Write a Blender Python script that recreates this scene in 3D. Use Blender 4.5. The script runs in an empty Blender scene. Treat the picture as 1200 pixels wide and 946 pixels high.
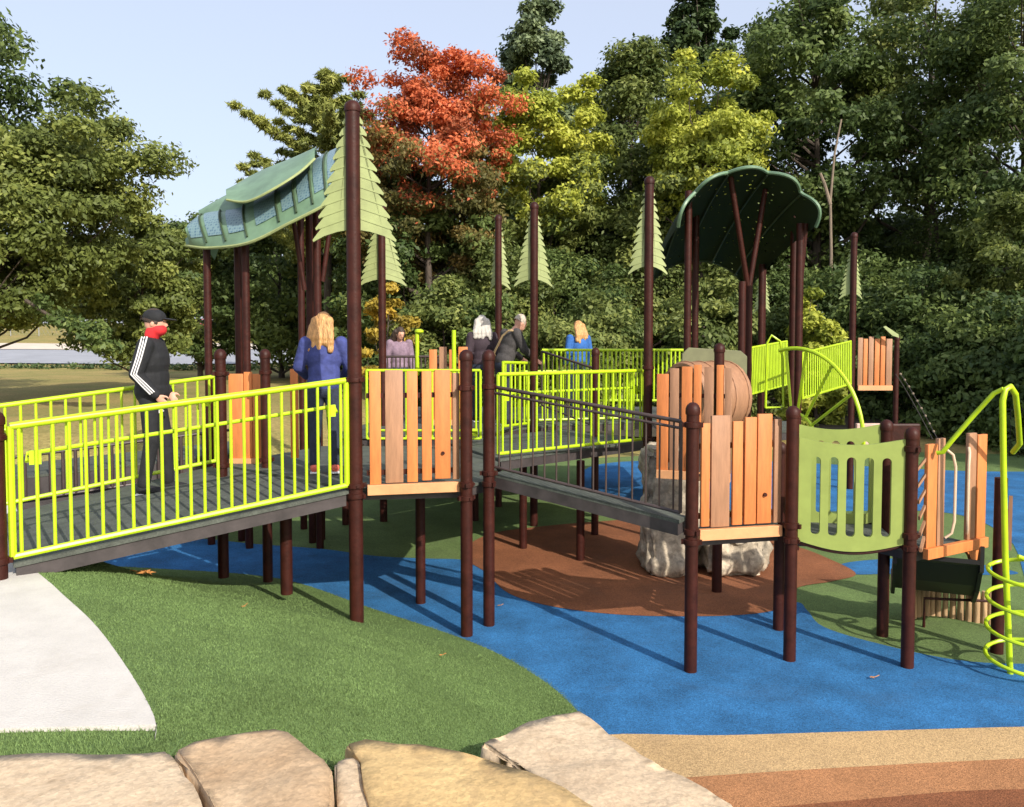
import bpy, bmesh, math, random
import numpy as np
from mathutils import Vector, Matrix, noise
random.seed(7); RNG = np.random.default_rng(7)
R = math.radians
SC = bpy.context.scene
COL = SC.collection

# ---------------------------------------------------------------- camera
EYE = Vector((0, 0, 2.6)); F = 950.0; PITCH = R(2.5); CX, CY = 600.0, 405 + 950*math.tan(R(2.5))
cam_d = bpy.data.cameras.new('camera'); cam = bpy.data.objects.new('camera', cam_d); COL.objects.link(cam)
cam.location = EYE; cam.rotation_euler = (R(90)-PITCH, 0, 0)
cam_d.sensor_width = 36; cam_d.lens = F/1200*36; cam_d.clip_start = 0.05; cam_d.clip_end = 3000
cam_d.shift_y = -(473-CY)/1200
SC.camera = cam
# ---------------------------------------------------------------- world + sun
SUN_EL = R(32); SUN_H = Vector((0.573, -0.82, 0)).normalized()
sun_vec = Vector((SUN_H.x*math.cos(SUN_EL), SUN_H.y*math.cos(SUN_EL), math.sin(SUN_EL)))
W = bpy.data.worlds.new('World'); SC.world = W; W.use_nodes = True
nt = W.node_tree; bg = nt.nodes['Background']
sky = nt.nodes.new('ShaderNodeTexSky'); sky.sky_type = 'NISHITA'; sky.sun_disc = False
sky.sun_elevation = SUN_EL; sky.sun_rotation = math.atan2(SUN_H.x, SUN_H.y)
sky.air_density = 1.0; sky.dust_density = 3.5; sky.ozone_density = 1.2
pale = nt.nodes.new('ShaderNodeMix'); pale.data_type = 'RGBA'; pale.inputs['Factor'].default_value = .50   # thin bright haze in the whole sky
pale.inputs['B'].default_value = (5.0, 5.3, 6.2, 1); nt.links.new(sky.outputs[0], pale.inputs['A']); nt.links.new(pale.outputs['Result'], bg.inputs[0]); bg.inputs[1].default_value = 0.15
sl = bpy.data.lights.new('sun', 'SUN'); sl.energy = 4.3; sl.angle = R(0.6); sl.color = (1.0, 0.93, 0.82)
so = bpy.data.objects.new('sun', sl); COL.objects.link(so)
so.rotation_euler = sun_vec.to_track_quat('Z', 'Y').to_euler(); so.location = (12, -17, 14)
SC.view_settings.view_transform = 'Standard'; SC.view_settings.look = 'None'
SC.view_settings.exposure = 0.42; SC.view_settings.gamma = 1

# ---------------------------------------------------------------- helpers
def ray(px, py):
    u = (px-CX)/F; v = (CY-py)/F
    return Vector((u, math.cos(PITCH)+v*math.sin(PITCH), -math.sin(PITCH)+v*math.cos(PITCH)))
def at(px, py, Y):
    d = ray(px, py); return EYE + d*(Y/d.y)
def gr(px, py, z=0.0):
    d = ray(px, py); return EYE + d*((z-EYE.z)/d.z)
def tag(o, label=None, cat=None, group=None, kind=None):
    if label: o['label'] = label
    if cat: o['category'] = cat
    if group: o['group'] = group
    if kind: o['kind'] = kind
    return o
def thing(name, label, cat, loc=(0,0,0), rz=0, group=None):
    o = bpy.data.objects.new(name, None); COL.objects.link(o); o.empty_display_size = .1
    o.location = loc; o.rotation_euler = (0, 0, rz); o['hold'] = 1; del o['hold']
    return tag(o, label, cat, group)
def link(name, me, parent=None, loc=None, rz=None):
    o = bpy.data.objects.new(name, me); COL.objects.link(o)
    if parent is not None: o.parent = parent
    if loc is not None: o.location = loc
    if rz is not None: o.rotation_euler = (0, 0, rz)
    return o
def copy_tree(o, parent=None):
    c = o.copy(); COL.objects.link(c); c.parent = parent
    for ch in list(o.children): copy_tree(ch, c)
    return c
class MB:
    def __init__(s): s.v = []; s.f = []
    def add(s, vs, fs):
        b = len(s.v); s.v += [tuple(v) for v in vs]; s.f += [tuple(b+i for i in f) for f in fs]; return s
    def box(s, c, size, M=None):
        x, y, z = [k/2 for k in size]
        vs = [Vector((a*x, b*y, d*z)) for a in (-1, 1) for b in (-1, 1) for d in (-1, 1)]
        if M is not None: vs = [M @ v for v in vs]
        c = Vector(c); vs = [v+c for v in vs]
        return s.add(vs, [(0,1,3,2),(4,6,7,5),(0,4,5,1),(2,3,7,6),(0,2,6,4),(1,5,7,3)])
    def beam(s, a, b, w, h):       # box from a to b, width w sideways, height h vertical
        a = Vector(a); b = Vector(b); d = (b-a)
        side = Vector((-d.y, d.x, 0)).normalized()*w/2; up = Vector((0,0,h/2))
        vs = [a-side-up, a-side+up, a+side-up, a+side+up, b-side-up, b-side+up, b+side-up, b+side+up]
        return s.add(vs, [(0,1,3,2),(4,6,7,5),(0,4,5,1),(2,3,7,6),(0,2,6,4),(1,5,7,3)])
    def tube(s, pts, r, n=10, cap=True):
        pts = [Vector(p) for p in pts]; m = len(pts)
        rs = r if isinstance(r, (list, tuple)) else [r]*m
        up = Vector((0,0,1)); prev = None; rings = []
        for i, p in enumerate(pts):
            t = (pts[min(i+1, m-1)]-pts[max(i-1, 0)]).normalized()
            if prev is None:
                a = t.cross(up) if abs(t.z) < .95 else t.cross(Vector((1,0,0)))
                a.normalize()
            else:
                a = (prev - t*prev.dot(t)).normalized()
            prev = a; b = t.cross(a)
            rings.append([p+(a*math.cos(2*math.pi*k/n)+b*math.sin(2*math.pi*k/n))*rs[i] for k in range(n)])
        vs = [v for rg in rings for v in rg]; fs = []
        for i in range(m-1):
            for k in range(n): fs.append((i*n+k, i*n+(k+1) % n, (i+1)*n+(k+1) % n, (i+1)*n+k))
        if cap: fs.append(tuple(range(n))[::-1]); fs.append(tuple((m-1)*n+k for k in range(n)))
        return s.add(vs, fs)
    def lathe(s, prof, n=16, c=(0,0,0)):   # prof: (r, z)
        c = Vector(c); vs = []; fs = []; m = len(prof)
        for r_, z in prof:
            for k in range(n): vs.append(c+Vector((r_*math.cos(2*math.pi*k/n), r_*math.sin(2*math.pi*k/n), z)))
        for i in range(m-1):
            for k in range(n): fs.append((i*n+k, i*n+(k+1) % n, (i+1)*n+(k+1) % n, (i+1)*n+k))
        fs.append(tuple(range(n))[::-1]); fs.append(tuple((m-1)*n+k for k in range(n)))
        return s.add(vs, fs)
    def ell(s, c, r, n=12, M=None):
        c = Vector(c); vs = []; fs = []; m = n//2+1
        for i in range(m+1):
            th = math.pi*i/m
            for k in range(n):
                v = Vector((r[0]*math.sin(th)*math.cos(2*math.pi*k/n), r[1]*math.sin(th)*math.sin(2*math.pi*k/n), r[2]*math.cos(th)))
                vs.append(c+(M @ v if M is not None else v))
        for i in range(m):
            for k in range(n): fs.append((i*n+k, (i+1)*n+k, (i+1)*n+(k+1) % n, i*n+(k+1) % n))
        return s.add(vs, fs)
    def prism(s, out, th, M=None):         # outline in (x,z), thickness along y, centred
        n = len(out); a = [Vector((x, -th/2, z)) for x, z in out]; b = [Vector((x, th/2, z)) for x, z in out]
        vs = a+b
        if M is not None: vs = [M @ v for v in vs]
        return s.add(vs, [tuple(range(n)), tuple(range(2*n-1, n-1, -1))]+[(i, n+i, n+(i+1) % n, (i+1) % n) for i in range(n)])
    def sheet(s, pts, z0, z1):             # polygon slab
        n = len(pts); vs = [(p[0], p[1], z1 if len(p) < 3 else p[2]) for p in pts]+[(p[0], p[1], z0 if len(p) < 3 else p[2]-(z1-z0)) for p in pts]
        return s.add(vs, [tuple(range(n)), tuple(range(2*n-1, n-1, -1))]+[(i, n+i, n+(i+1) % n, (i+1) % n) for i in range(n)])
    def mesh(s, name, mat, smooth=False, bev=0, seg=2, recalc=True):
        me = bpy.data.meshes.new(name); me.from_pydata(s.v, [], s.f)
        bm = bmesh.new(); bm.from_mesh(me)
        if recalc: bmesh.ops.recalc_face_normals(bm, faces=bm.faces)
        if bev > 0:
            es = [e for e in bm.edges if e.is_manifold and e.calc_face_angle(0) > R(40)]
            bmesh.ops.bevel(bm, geom=es, offset=bev, segments=seg, affect='EDGES', profile=.5)
        bm.to_mesh(me); bm.free()
        if smooth:
            me.shade_smooth()
            try: me.set_sharp_from_angle(angle=R(42))
            except Exception: pass
        for m in (mat if isinstance(mat, (list, tuple)) else [mat]): me.materials.append(m)
        return me
    def build(s, name, mat, parent=None, smooth=False, bev=0, loc=None, rz=None, **k):
        return link(name, s.mesh(name, mat, smooth, bev, **k), parent, loc, rz)

# ---------------------------------------------------------------- materials
def lerp(a, b, t): return tuple(a[i]+(b[i]-a[i])*t for i in range(3))
def material(name, col, rough=.6, metal=0, var=.15, scale=6, col2=None, bump=0, bscale=60, spec=.5, stretch=(1,1,1),
             fine=0, fscale=200, coat=0, objrand=0, detail=6):
    m = bpy.data.materials.new(name); m.use_nodes = True; t = m.node_tree; N = t.nodes; L = t.links
    p = N['Principled BSDF']; p.inputs['Roughness'].default_value = rough; p.inputs['Metallic'].default_value = metal
    p.inputs['Specular IOR Level'].default_value = spec; p.inputs['Coat Weight'].default_value = coat
    tc = N.new('ShaderNodeTexCoord'); mp = N.new('ShaderNodeMapping'); mp.inputs['Scale'].default_value = stretch
    geo = N.new('ShaderNodeNewGeometry'); L.new(geo.outputs['Position'], mp.inputs['Vector'])
    n1 = N.new('ShaderNodeTexNoise'); n1.inputs['Scale'].default_value = scale; n1.inputs['Detail'].default_value = detail
    n1.inputs['Roughness'].default_value = .62; L.new(mp.outputs[0], n1.inputs['Vector'])
    c2 = col2 or tuple(c*(1-var*1.6) for c in col)
    mx = N.new('ShaderNodeMix'); mx.data_type = 'RGBA'; mx.inputs['A'].default_value = (*c2, 1)
    mx.inputs['B'].default_value = (*(tuple(min(1, c*(1+var*.6)) for c in col) if col2 is None else col), 1)
    rp = N.new('ShaderNodeMapRange'); rp.inputs['From Min'].default_value = .3; rp.inputs['From Max'].default_value = .7
    L.new(n1.outputs['Fac'], rp.inputs['Value']); L.new(rp.outputs[0], mx.inputs['Factor'])
    out = mx.outputs['Result']
    if fine > 0:
        n2 = N.new('ShaderNodeTexVoronoi'); n2.inputs['Scale'].default_value = fscale; L.new(geo.outputs['Position'], n2.inputs['Vector'])
        sp = N.new('ShaderNodeSeparateColor'); L.new(n2.outputs['Color'], sp.inputs[0])
        r2 = N.new('ShaderNodeMapRange'); r2.inputs['To Min'].default_value = 1-fine; r2.inputs['To Max'].default_value = 1+fine
        L.new(sp.outputs[0], r2.inputs['Value'])
        vm = N.new('ShaderNodeVectorMath'); vm.operation = 'SCALE'; L.new(out, vm.inputs[0]); L.new(r2.outputs[0], vm.inputs['Scale']); out = vm.outputs[0]
    if objrand > 0:
        oi = N.new('ShaderNodeObjectInfo'); r3 = N.new('ShaderNodeMapRange'); r3.inputs['To Min'].default_value = 1-objrand; r3.inputs['To Max'].default_value = 1+objrand
        L.new(oi.outputs['Random'], r3.inputs['Value'])
        v3 = N.new('ShaderNodeVectorMath'); v3.operation = 'SCALE'; L.new(out, v3.inputs[0]); L.new(r3.outputs[0], v3.inputs['Scale']); out = v3.outputs[0]
    L.new(out, p.inputs['Base Color'])
    if bump > 0:
        nb = N.new('ShaderNodeTexNoise'); nb.inputs['Scale'].default_value = bscale; nb.inputs['Detail'].default_value = 4; L.new(mp.outputs[0], nb.inputs['Vector'])
        b = N.new('ShaderNodeBump'); b.inputs['Strength'].default_value = bump; b.inputs['Distance'].default_value = .02
        L.new(nb.outputs['Fac'], b.inputs['Height']); L.new(b.outputs[0], p.inputs['Normal'])
    return m
M = {}
M['brown'] = material('dark brown powder coated metal', (.044,.0105,.0068), .5, 0, .3, 9, bump=.12, bscale=45, spec=.22)
M['brown2'] = material('dark grey brown rail paint', (.060,.040,.036), .45, 0, .2, 9)
M['lime'] = material('lime paint', (.42,.60,.010), .38, 0, .1, 8)
M['lime_mesh'] = material('lime perforated sheet', (.46,.66,.012), .5, 0, .12, 8)
M['orange'] = material('orange recycled plank', (.60,.195,.052), .6, 0, .14, 5, stretch=(6,6,.8), bump=.12, bscale=40, objrand=.06)
M['tan'] = material('tan recycled plank', (.36,.185,.100), .6, 0, .16, 5, stretch=(6,6,.8), bump=.12, bscale=40, objrand=.08)
M['sill'] = material('pale orange board', (.64,.31,.135), .6, 0, .12, 5, bump=.08)
M['leafgreen'] = material('olive green plastic panel', (.26,.33,.075), .5, 0, .1, 5)
M['olive'] = material('dull olive plastic panel', (.15,.155,.075), .6)
M['fir'] = material('pale green plastic sheet', (.31,.36,.150), .55, 0, .14, 5)
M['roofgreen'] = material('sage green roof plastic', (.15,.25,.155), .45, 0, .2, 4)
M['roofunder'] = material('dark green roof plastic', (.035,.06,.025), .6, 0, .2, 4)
M['deck'] = material('grey rubber coated deck', (.075,.085,.07), .8, 0, .25, 8, fine=.2, fscale=90)
M['deckside'] = material('dark grey steel beam', (.055,.045,.045), .55, 0, .3, 6)
M['steel'] = material('galvanised bolt steel', (.5,.48,.46), .35, .8, .1, 20)
M['blue'] = material('blue rubber granules', (.030,.150,.35), .88, 0, .24, 2.2, fine=.34, fscale=130, bump=.5, bscale=150, spec=.25)
M['green'] = material('green rubber granules', (.125,.19,.062), .88, 0, .16, 1.5, fine=.34, fscale=130, bump=.5, bscale=150, spec=.25)
M['rust'] = material('reddish brown rubber granules', (.25,.095,.042), .88, 0, .2, 1.5, fine=.3, fscale=130, bump=.5, bscale=150, spec=.25)
M['tanr'] = material('tan rubber granules', (.50,.34,.17), .88, 0, .1, 1.5, fine=.3, fscale=130, bump=.5, bscale=150, spec=.25)
M['clay'] = material('clay orange rubber granules', (.40,.19,.085), .88, 0, .12, 1.5, fine=.3, fscale=130, bump=.5, bscale=150, spec=.25)
def weather(m, scale, dark, amount, seed=0.):
    """dirt patches and scuffs with a shape of their own, multiplied over the base colour"""
    t = m.node_tree; N = t.nodes; L = t.links; p = N['Principled BSDF']; src_ = p.inputs['Base Color'].links[0].from_socket
    g = N.new('ShaderNodeNewGeometry'); mp = N.new('ShaderNodeMapping'); mp.inputs['Location'].default_value = (seed, seed*.7, 0); L.new(g.outputs['Position'], mp.inputs[0])
    n = N.new('ShaderNodeTexNoise'); n.inputs['Scale'].default_value = scale; n.inputs['Detail'].default_value = 9; n.inputs['Roughness'].default_value = .7; n.inputs['Distortion'].default_value = .8
    L.new(mp.outputs[0], n.inputs['Vector']); r_ = N.new('ShaderNodeMapRange'); r_.inputs['From Min'].default_value = .52; r_.inputs['From Max'].default_value = .74; r_.inputs['To Max'].default_value = amount
    L.new(n.outputs['Fac'], r_.inputs['Value']); mx = N.new('ShaderNodeMix'); mx.data_type = 'RGBA'; L.new(r_.outputs[0], mx.inputs['Factor']); L.new(src_, mx.inputs['A'])
    mx.inputs['B'].default_value = (*dark, 1); L.new(mx.outputs['Result'], p.inputs['Base Color'])
for k_, dk in (('blue',(.045,.10,.19)),('green',(.10,.12,.06)),('rust',(.13,.07,.045)),('tanr',(.32,.22,.13)),('clay',(.28,.15,.08))): weather(M[k_], 1.1, dk, .4, len(k_))
M['turf'] = material('synthetic turf', (.115,.180,.058), .85, 0, .16, 2.2, fine=.3, fscale=160, bump=.5, bscale=120, spec=.2)
M['blade'] = material('turf blade', (.145,.222,.072), .75, 0, .18, 1.8, fine=.3, fscale=120, spec=.25)
M['concrete'] = material('pale concrete', (.56,.53,.49), .85, 0, .07, 4, bump=.25, bscale=90, fine=.04, fscale=150)
def stone(name, a, b, bump=.45):
    return material(name, a, .85, 0, .2, 3.2, col2=b, bump=bump, bscale=20, fine=.13, fscale=70, detail=14)
M['sand1'] = stone('pale grey tan sandstone', (.60,.47,.32), (.47,.35,.23))
M['sand2'] = stone('tan sandstone', (.52,.38,.24), (.38,.25,.14))
M['sand3'] = stone('yellow sandstone', (.58,.41,.19), (.44,.29,.125))
M['rock'] = material('cream and grey moulded rock', (.60,.50,.37), .88, 0, .2, 4.0, col2=(.15,.13,.10), bump=1, bscale=11, fine=.2, fscale=26, detail=12)
for k_ in ('sand1','sand2','sand3'): weather(M[k_], 5.5, (.27,.18,.10), .6, ord(k_[-1])*.37)
weather(M['rock'], 7, (.07,.065,.055), .8); weather(M['concrete'], 2.4, (.38,.34,.29), .45)
M['grass'] = material('dry lawn', (.34,.25,.10), .95, 0, .3, .35, col2=(.19,.19,.06), bump=.6, bscale=25, fine=.25, fscale=20, spec=.1, detail=12)
M['floor'] = material('forest floor', (.05,.04,.022), .95, 0, .3, 2, bump=.5, bscale=20)
M['road'] = material('asphalt road', (.30,.31,.34), .9, 0, .1, .5, bump=.2)
M['gravel'] = material('pale verge', (.60,.52,.42), .95, 0, .1, .5)
M['bark'] = material('bark', (.085,.065,.05), .9, 0, .35, 8, stretch=(1,1,.25), bump=.9, bscale=25)
M['snag'] = material('bare pale wood', (.22,.17,.125), .9, 0, .2, 8, stretch=(1,1,.25), bump=.5)
M['stump'] = material('tan grooved log', (.42,.27,.14), .8, 0, .3, 9, stretch=(1,1,.2), bump=.7, bscale=25)
M['rope'] = material('beige rope', (.55,.42,.28), .9, 0, .2, 30, bump=.5, bscale=90)
M['black'] = material('black fence paint', (.012,.012,.012), .5)
M['fencewire'] = material('galvanised wire', (.33,.34,.34), .5, .5)
M['skin'] = material('skin', (.62,.33,.23), .55, 0, .08, 12)
M['blackcloth'] = material('black tracksuit cloth', (.011,.012,.015), .85, 0, .3, 14, bump=.4, bscale=18)
M['navy'] = material('royal blue knit cloth', (.045,.06,.22), .85, 0, .25, 14, bump=.5, bscale=18)
M['bluecloth'] = material('bright blue cloth', (.03,.13,.42), .85, 0, .2, 14, bump=.3)
M['charcoal'] = material('charcoal cloth', (.055,.05,.05), .85, 0, .25, 14, bump=.3)
M['plum'] = material('dark plum cloth', (.04,.025,.035), .85, 0, .25, 14, bump=.3)
M['lilac'] = material('lilac cloth', (.26,.18,.24), .85, 0, .25, 14, bump=.3)
M['denim'] = material('dark denim', (.025,.035,.06), .85, 0, .25, 20, bump=.3)
M['khaki'] = material('light blue jeans', (.14,.19,.26), .85, 0, .2, 20, bump=.3)
M['white'] = material('white trim', (.72,.72,.72), .6, 0, .05, 10)
M['red'] = material('red face covering cloth', (.62,.022,.028), .8, 0, .15, 20)
M['pink'] = material('coral shoe', (.75,.16,.10), .6, 0, .1, 20)
M['blonde'] = material('strawberry blonde hair', (.62,.33,.12), .5, 0, .3, 14, stretch=(3,3,.6), bump=.8, bscale=30)
M['palehair'] = material('pale grey hair', (.50,.47,.43), .8, 0, .15, 20)
M['grey'] = material('short grey hair', (.55,.47,.38), .7, 0, .3, 25, bump=.5)
M['darkhair'] = material('dark brown hair', (.05,.03,.02), .6, 0, .3, 25, bump=.5)
M['strap'] = material('tan strap', (.42,.30,.16), .7)
M['dryleaf'] = material('dry brown leaf', (.50,.22,.06), .8, 0, .3, 30)
M['carpaint'] = material('white car paint', (.7,.7,.7), .25, 0, .03, 2, coat=.6)
M['redpaint'] = material('red car paint', (.45,.03,.03), .25, 0, .03, 2, coat=.6)
M['glass'] = material('dark window glass', (.03,.035,.04), .08, 0, .1, 3)
M['tyre'] = material('tyre rubber', (.015,.015,.015), .8)
M['house'] = material('pale house siding', (.55,.50,.42), .8, 0, .1, 1)
M['shingle'] = material('grey shingles', (.12,.10,.09), .9, 0, .2, 3)

def pane_mat():
    m = bpy.data.materials.new('blue perforated roof pane'); m.use_nodes = True; t = m.node_tree; N = t.nodes; L = t.links
    p = N['Principled BSDF']; p.inputs['Roughness'].default_value = .35
    g = N.new('ShaderNodeNewGeometry'); v = N.new('ShaderNodeTexVoronoi'); v.inputs['Scale'].default_value = 26; v.inputs['Randomness'].default_value = .25
    L.new(g.outputs['Position'], v.inputs['Vector'])
    r = N.new('ShaderNodeMapRange'); r.inputs['From Min'].default_value = .2; r.inputs['From Max'].default_value = .5; L.new(v.outputs['Distance'], r.inputs['Value'])
    mx = N.new('ShaderNodeMix'); mx.data_type = 'RGBA'; mx.inputs['A'].default_value = (.05,.11,.17,1); mx.inputs['B'].default_value = (.16,.25,.27,1)
    L.new(r.outputs[0], mx.inputs['Factor']); L.new(mx.outputs['Result'], p.inputs['Base Color']); return m
M['pane'] = pane_mat()
def holes(name, col, scale, thr):
    m = bpy.data.materials.new(name); m.use_nodes = True; t = m.node_tree; N = t.nodes; L = t.links
    p = N['Principled BSDF']; p.inputs['Base Color'].default_value = (*col, 1); p.inputs['Roughness'].default_value = .8; p.inputs['Specular IOR Level'].default_value = .15
    g = N.new('ShaderNodeNewGeometry'); v = N.new('ShaderNodeTexVoronoi'); v.inputs['Scale'].default_value = scale; v.inputs['Randomness'].default_value = .8
    L.new(g.outputs['Position'], v.inputs['Vector'])
    c = N.new('ShaderNodeMath'); c.operation = 'GREATER_THAN'; c.inputs[1].default_value = thr; L.new(v.outputs['Distance'], c.inputs[0])
    L.new(c.outputs[0], p.inputs['Alpha']); return m
M['roofholes'] = holes('dark green roof plastic with small round holes', (.020,.034,.016), 9, .15)  # green taken darker so the colour carries the underside shade

def leafmat(name, dark, light, extra=None, trans=.35):
    m = bpy.data.materials.new(name); m.use_nodes = True; t = m.node_tree; N = t.nodes; L = t.links
    p = N['Principled BSDF']; p.inputs['Roughness'].default_value = .55; p.inputs['Specular IOR Level'].default_value = .3
    a = N.new('ShaderNodeAttribute'); a.attribute_name = 'tint'
    cr = N.new('ShaderNodeValToRGB'); e = cr.color_ramp.elements
    e[0].position = 0; e[0].color = (*dark, 1); e[1].position = 1; e[1].color = (*light, 1)
    mid = cr.color_ramp.elements.new(.55); mid.color = (*(extra or lerp(dark, light, .45)), 1)
    L.new(a.outputs['Fac'], cr.inputs[0]); L.new(cr.outputs[0], p.inputs['Base Color'])
    tr = N.new('ShaderNodeBsdfTranslucent'); mx = N.new('ShaderNodeMixShader'); mx.inputs[0].default_value = trans
    L.new(cr.outputs[0], tr.inputs['Color']); L.new(p.outputs[0], mx.inputs[1]); L.new(tr.outputs[0], mx.inputs[2])
    L.new(mx.outputs[0], N['Material Output'].inputs['Surface']); return m
LM = {
 'oak': leafmat('oak leaves', (.068,.095,.024), (.33,.36,.090), (.175,.215,.052)),
 'dark': leafmat('dark green leaves', (.042,.078,.024), (.23,.29,.080), (.115,.165,.046)),
 'mid': leafmat('mid green leaves', (.055,.090,.024), (.33,.36,.095), (.165,.205,.055)),
 'lime': leafmat('yellow green leaves', (.14,.19,.030), (.66,.66,.110), (.40,.44,.065)),
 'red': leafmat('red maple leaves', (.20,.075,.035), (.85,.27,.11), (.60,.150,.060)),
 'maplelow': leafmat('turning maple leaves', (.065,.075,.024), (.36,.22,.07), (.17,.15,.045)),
 'gold': leafmat('golden leaves', (.18,.14,.025), (.70,.46,.06), (.42,.32,.05)),
 'pine': leafmat('yellow green pine needles', (.12,.155,.035), (.55,.56,.15), (.32,.35,.09), .25),
 'greypine': leafmat('grey green needles', (.060,.090,.050), (.28,.34,.17), (.15,.20,.10), .25),
 'spruce': leafmat('dark spruce needles', (.025,.050,.022), (.13,.18,.06), (.065,.105,.035), .25),
}

# ---------------------------------------------------------------- terrain
def sst(a, b, x):
    t = max(0, min(1, (x-a)/(b-a))); return t*t*(3-2*t)
def hgt(X, Y):
    left = sst(-1.5, -6.0, X)
    h = .92*left*sst(12.0, 16.0, Y) + .35*(1-left)*sst(19, 26, Y)
    h += max(0, min(Y, 130)-52)*.068
    if Y > 130: h += (min(Y, 260)-130)*.02
    h += .5*sst(20, 60, X)*sst(20, 60, Y)
    h += .05*math.sin(X*.3+Y*.21)*sst(18, 30, abs(Y)+abs(X)*.4)
    return h-.03
def axis(rs):
    o = []
    for a, b, st in rs: o += list(np.arange(a, b, st))
    return o+[rs[-1][1]]
xs = axis([(-1000,-200,100),(-200,-60,14),(-60,-14,3),(-14,16,1),(16,60,4),(60,200,14),(200,1000,100)])
ys = axis([(-300,-40,65),(-40,-6,8),(-6,26,1),(26,60,3),(60,140,6),(140,300,20),(300,1500,200)])
g = MB(); g.v = [(x, y, hgt(x, y)) for y in ys for x in xs]; nx = len(xs)
g.f = [(j*nx+i, j*nx+i+1, (j+1)*nx+i+1, (j+1)*nx+i) for j in range(len(ys)-1) for i in range(nx-1)]
tag(g.build('ground', M['grass'], smooth=True), 'dry brownish lawn spreading beyond the playground', kind='structure')
def strip(name, y0, y1, mat, off, label, x0=-240, x1=120, skew=0):
    b = MB(); X = list(np.arange(x0, x1+1, 6.0)); rows = 4
    for j in range(rows+1):
        for x in X:
            y = y0+(y1-y0)*j/rows+x*skew; b.v.append((x, y, max(hgt(x, y), 0)+off))
    n = len(X); b.f = [(j*n+i, j*n+i+1, (j+1)*n+i+1, (j+1)*n+i) for j in range(rows) for i in range(n-1)]
    return tag(b.build(name, mat, smooth=True), label, kind='structure')
strip('road', 57, 70, M['road'], .10, 'pale grey road beyond the lawn')
strip('verge', 70, 78, M['gravel'], .14, 'pale sunlit verge on the far side of the road')

def cr_loop(pts, n=6, closed=True):
    out = []; m = len(pts)
    for i in range(m if closed else m-1):
        g_ = lambda k: Vector(pts[k % m]) if closed else Vector(pts[max(0, min(m-1, k))])
        p0, p1, p2, p3 = g_(i-1), g_(i), g_(i+1), g_(i+2)
        for k in range(n):
            t = k/n
            out.append(.5*((2*p1)+(-p0+p2)*t+(2*p0-5*p1+4*p2-p3)*t*t+(-p0+3*p1-3*p2+p3)*t**3))
    if not closed: out.append(Vector(pts[-1]))
    return out
def pave(name, pts, z, mat, label, smooth=True):
    P = [Vector((p[0], p[1], 0)) for p in pts]
    if smooth: P = cr_loop(P)
    bm = bmesh.new(); vs = [bm.verts.new((p.x, p.y, z)) for p in P]
    es = [bm.edges.new((vs[i], vs[(i+1) % len(vs)])) for i in range(len(vs))]
    bmesh.ops.triangle_fill(bm, use_beauty=True, edges=es)
    for f in bm.faces:
        if f.normal.z < 0: f.normal_flip()
    me = bpy.data.meshes.new(name); bm.to_mesh(me); bm.free(); me.materials.append(mat)
    return tag(link(name, me), label, kind='structure')
pave('green_rubber_ground', [(-9,-1),(-9.5,10.5),(-7.5,12.6),(-4.5,14.5),(-1,17.5),(3,19.0),(8,20.5),(15,21),(17,12),(15,2),(5,-2)], 0, M['green'], 'green rubber safety surface under the play structures')
gp = lambda *pp: [gr(x, y) for x, y in pp]
pave('blue_rubber_ground', [(-9.0,7.5),(-9.0,10.3),(-6.2,10.6)]+gp((200,630),(300,638),(380,644),(440,652),(500,655),(545,657),(575,670),(600,690),(655,706),(740,716),(860,716),(930,706),(946,716),(965,735),(1030,755),(1130,775),(1240,778),(1420,770),(1500,858),(1200,853),(1020,858),(850,863),(760,868))+[(.2,4.6),(-2,4.6),(-6,6)], .004, M['blue'], 'blue rubber ground flowing under the decks')
pave('rust_rubber_ground', gp((548,640),(580,625),(640,617),(700,612),(760,609),(850,618),(930,640),(970,655),(1003,673),(975,682),(934,690),(920,712),(860,722),(740,722),(650,712),(596,696),(570,672),(545,655)), .008, M['rust'], 'reddish brown rubber path crossing behind the rocks')
pave('far_blue_rubber_ground', gp((690,548),(760,540),(900,541),(1120,552),(1300,556),(1500,590),(1300,690),(1215,700),(1180,630),(1100,600),(900,600),(760,590),(690,575)), .004, M['blue'], 'second blue rubber area far behind the green bridge panel')
pave('blue_rubber_strip', gp((985,662),(1030,656),(1100,655),(1180,668),(1180,674),(1050,673),(1000,673)), .0045, M['blue'], 'narrow blue rubber strip beside the tip of the brown path')
pave('tan_rubber_ground', gp((690,866),(850,863),(1020,858),(1200,853),(1420,849),(1500,900),(1200,893),(1000,903),(840,913),(700,925)), .008, M['tanr'], 'tan rubber band along the front edge of the blue ground')
pave('clay_rubber_ground', gp((600,930),(700,921),(840,911),(1000,901),(1200,891),(1480,880),(1500,950),(1200,932),(1000,945),(800,968),(700,990)), .012, M['clay'], 'clay orange rubber band in front of the tan band')
pave('brown_rubber_ground', gp((640,1000),(800,962),(1000,941),(1200,928),(1500,940),(1500,1300),(600,1300)), .016, M['rust'], 'brown rubber band at the bottom right')

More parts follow.
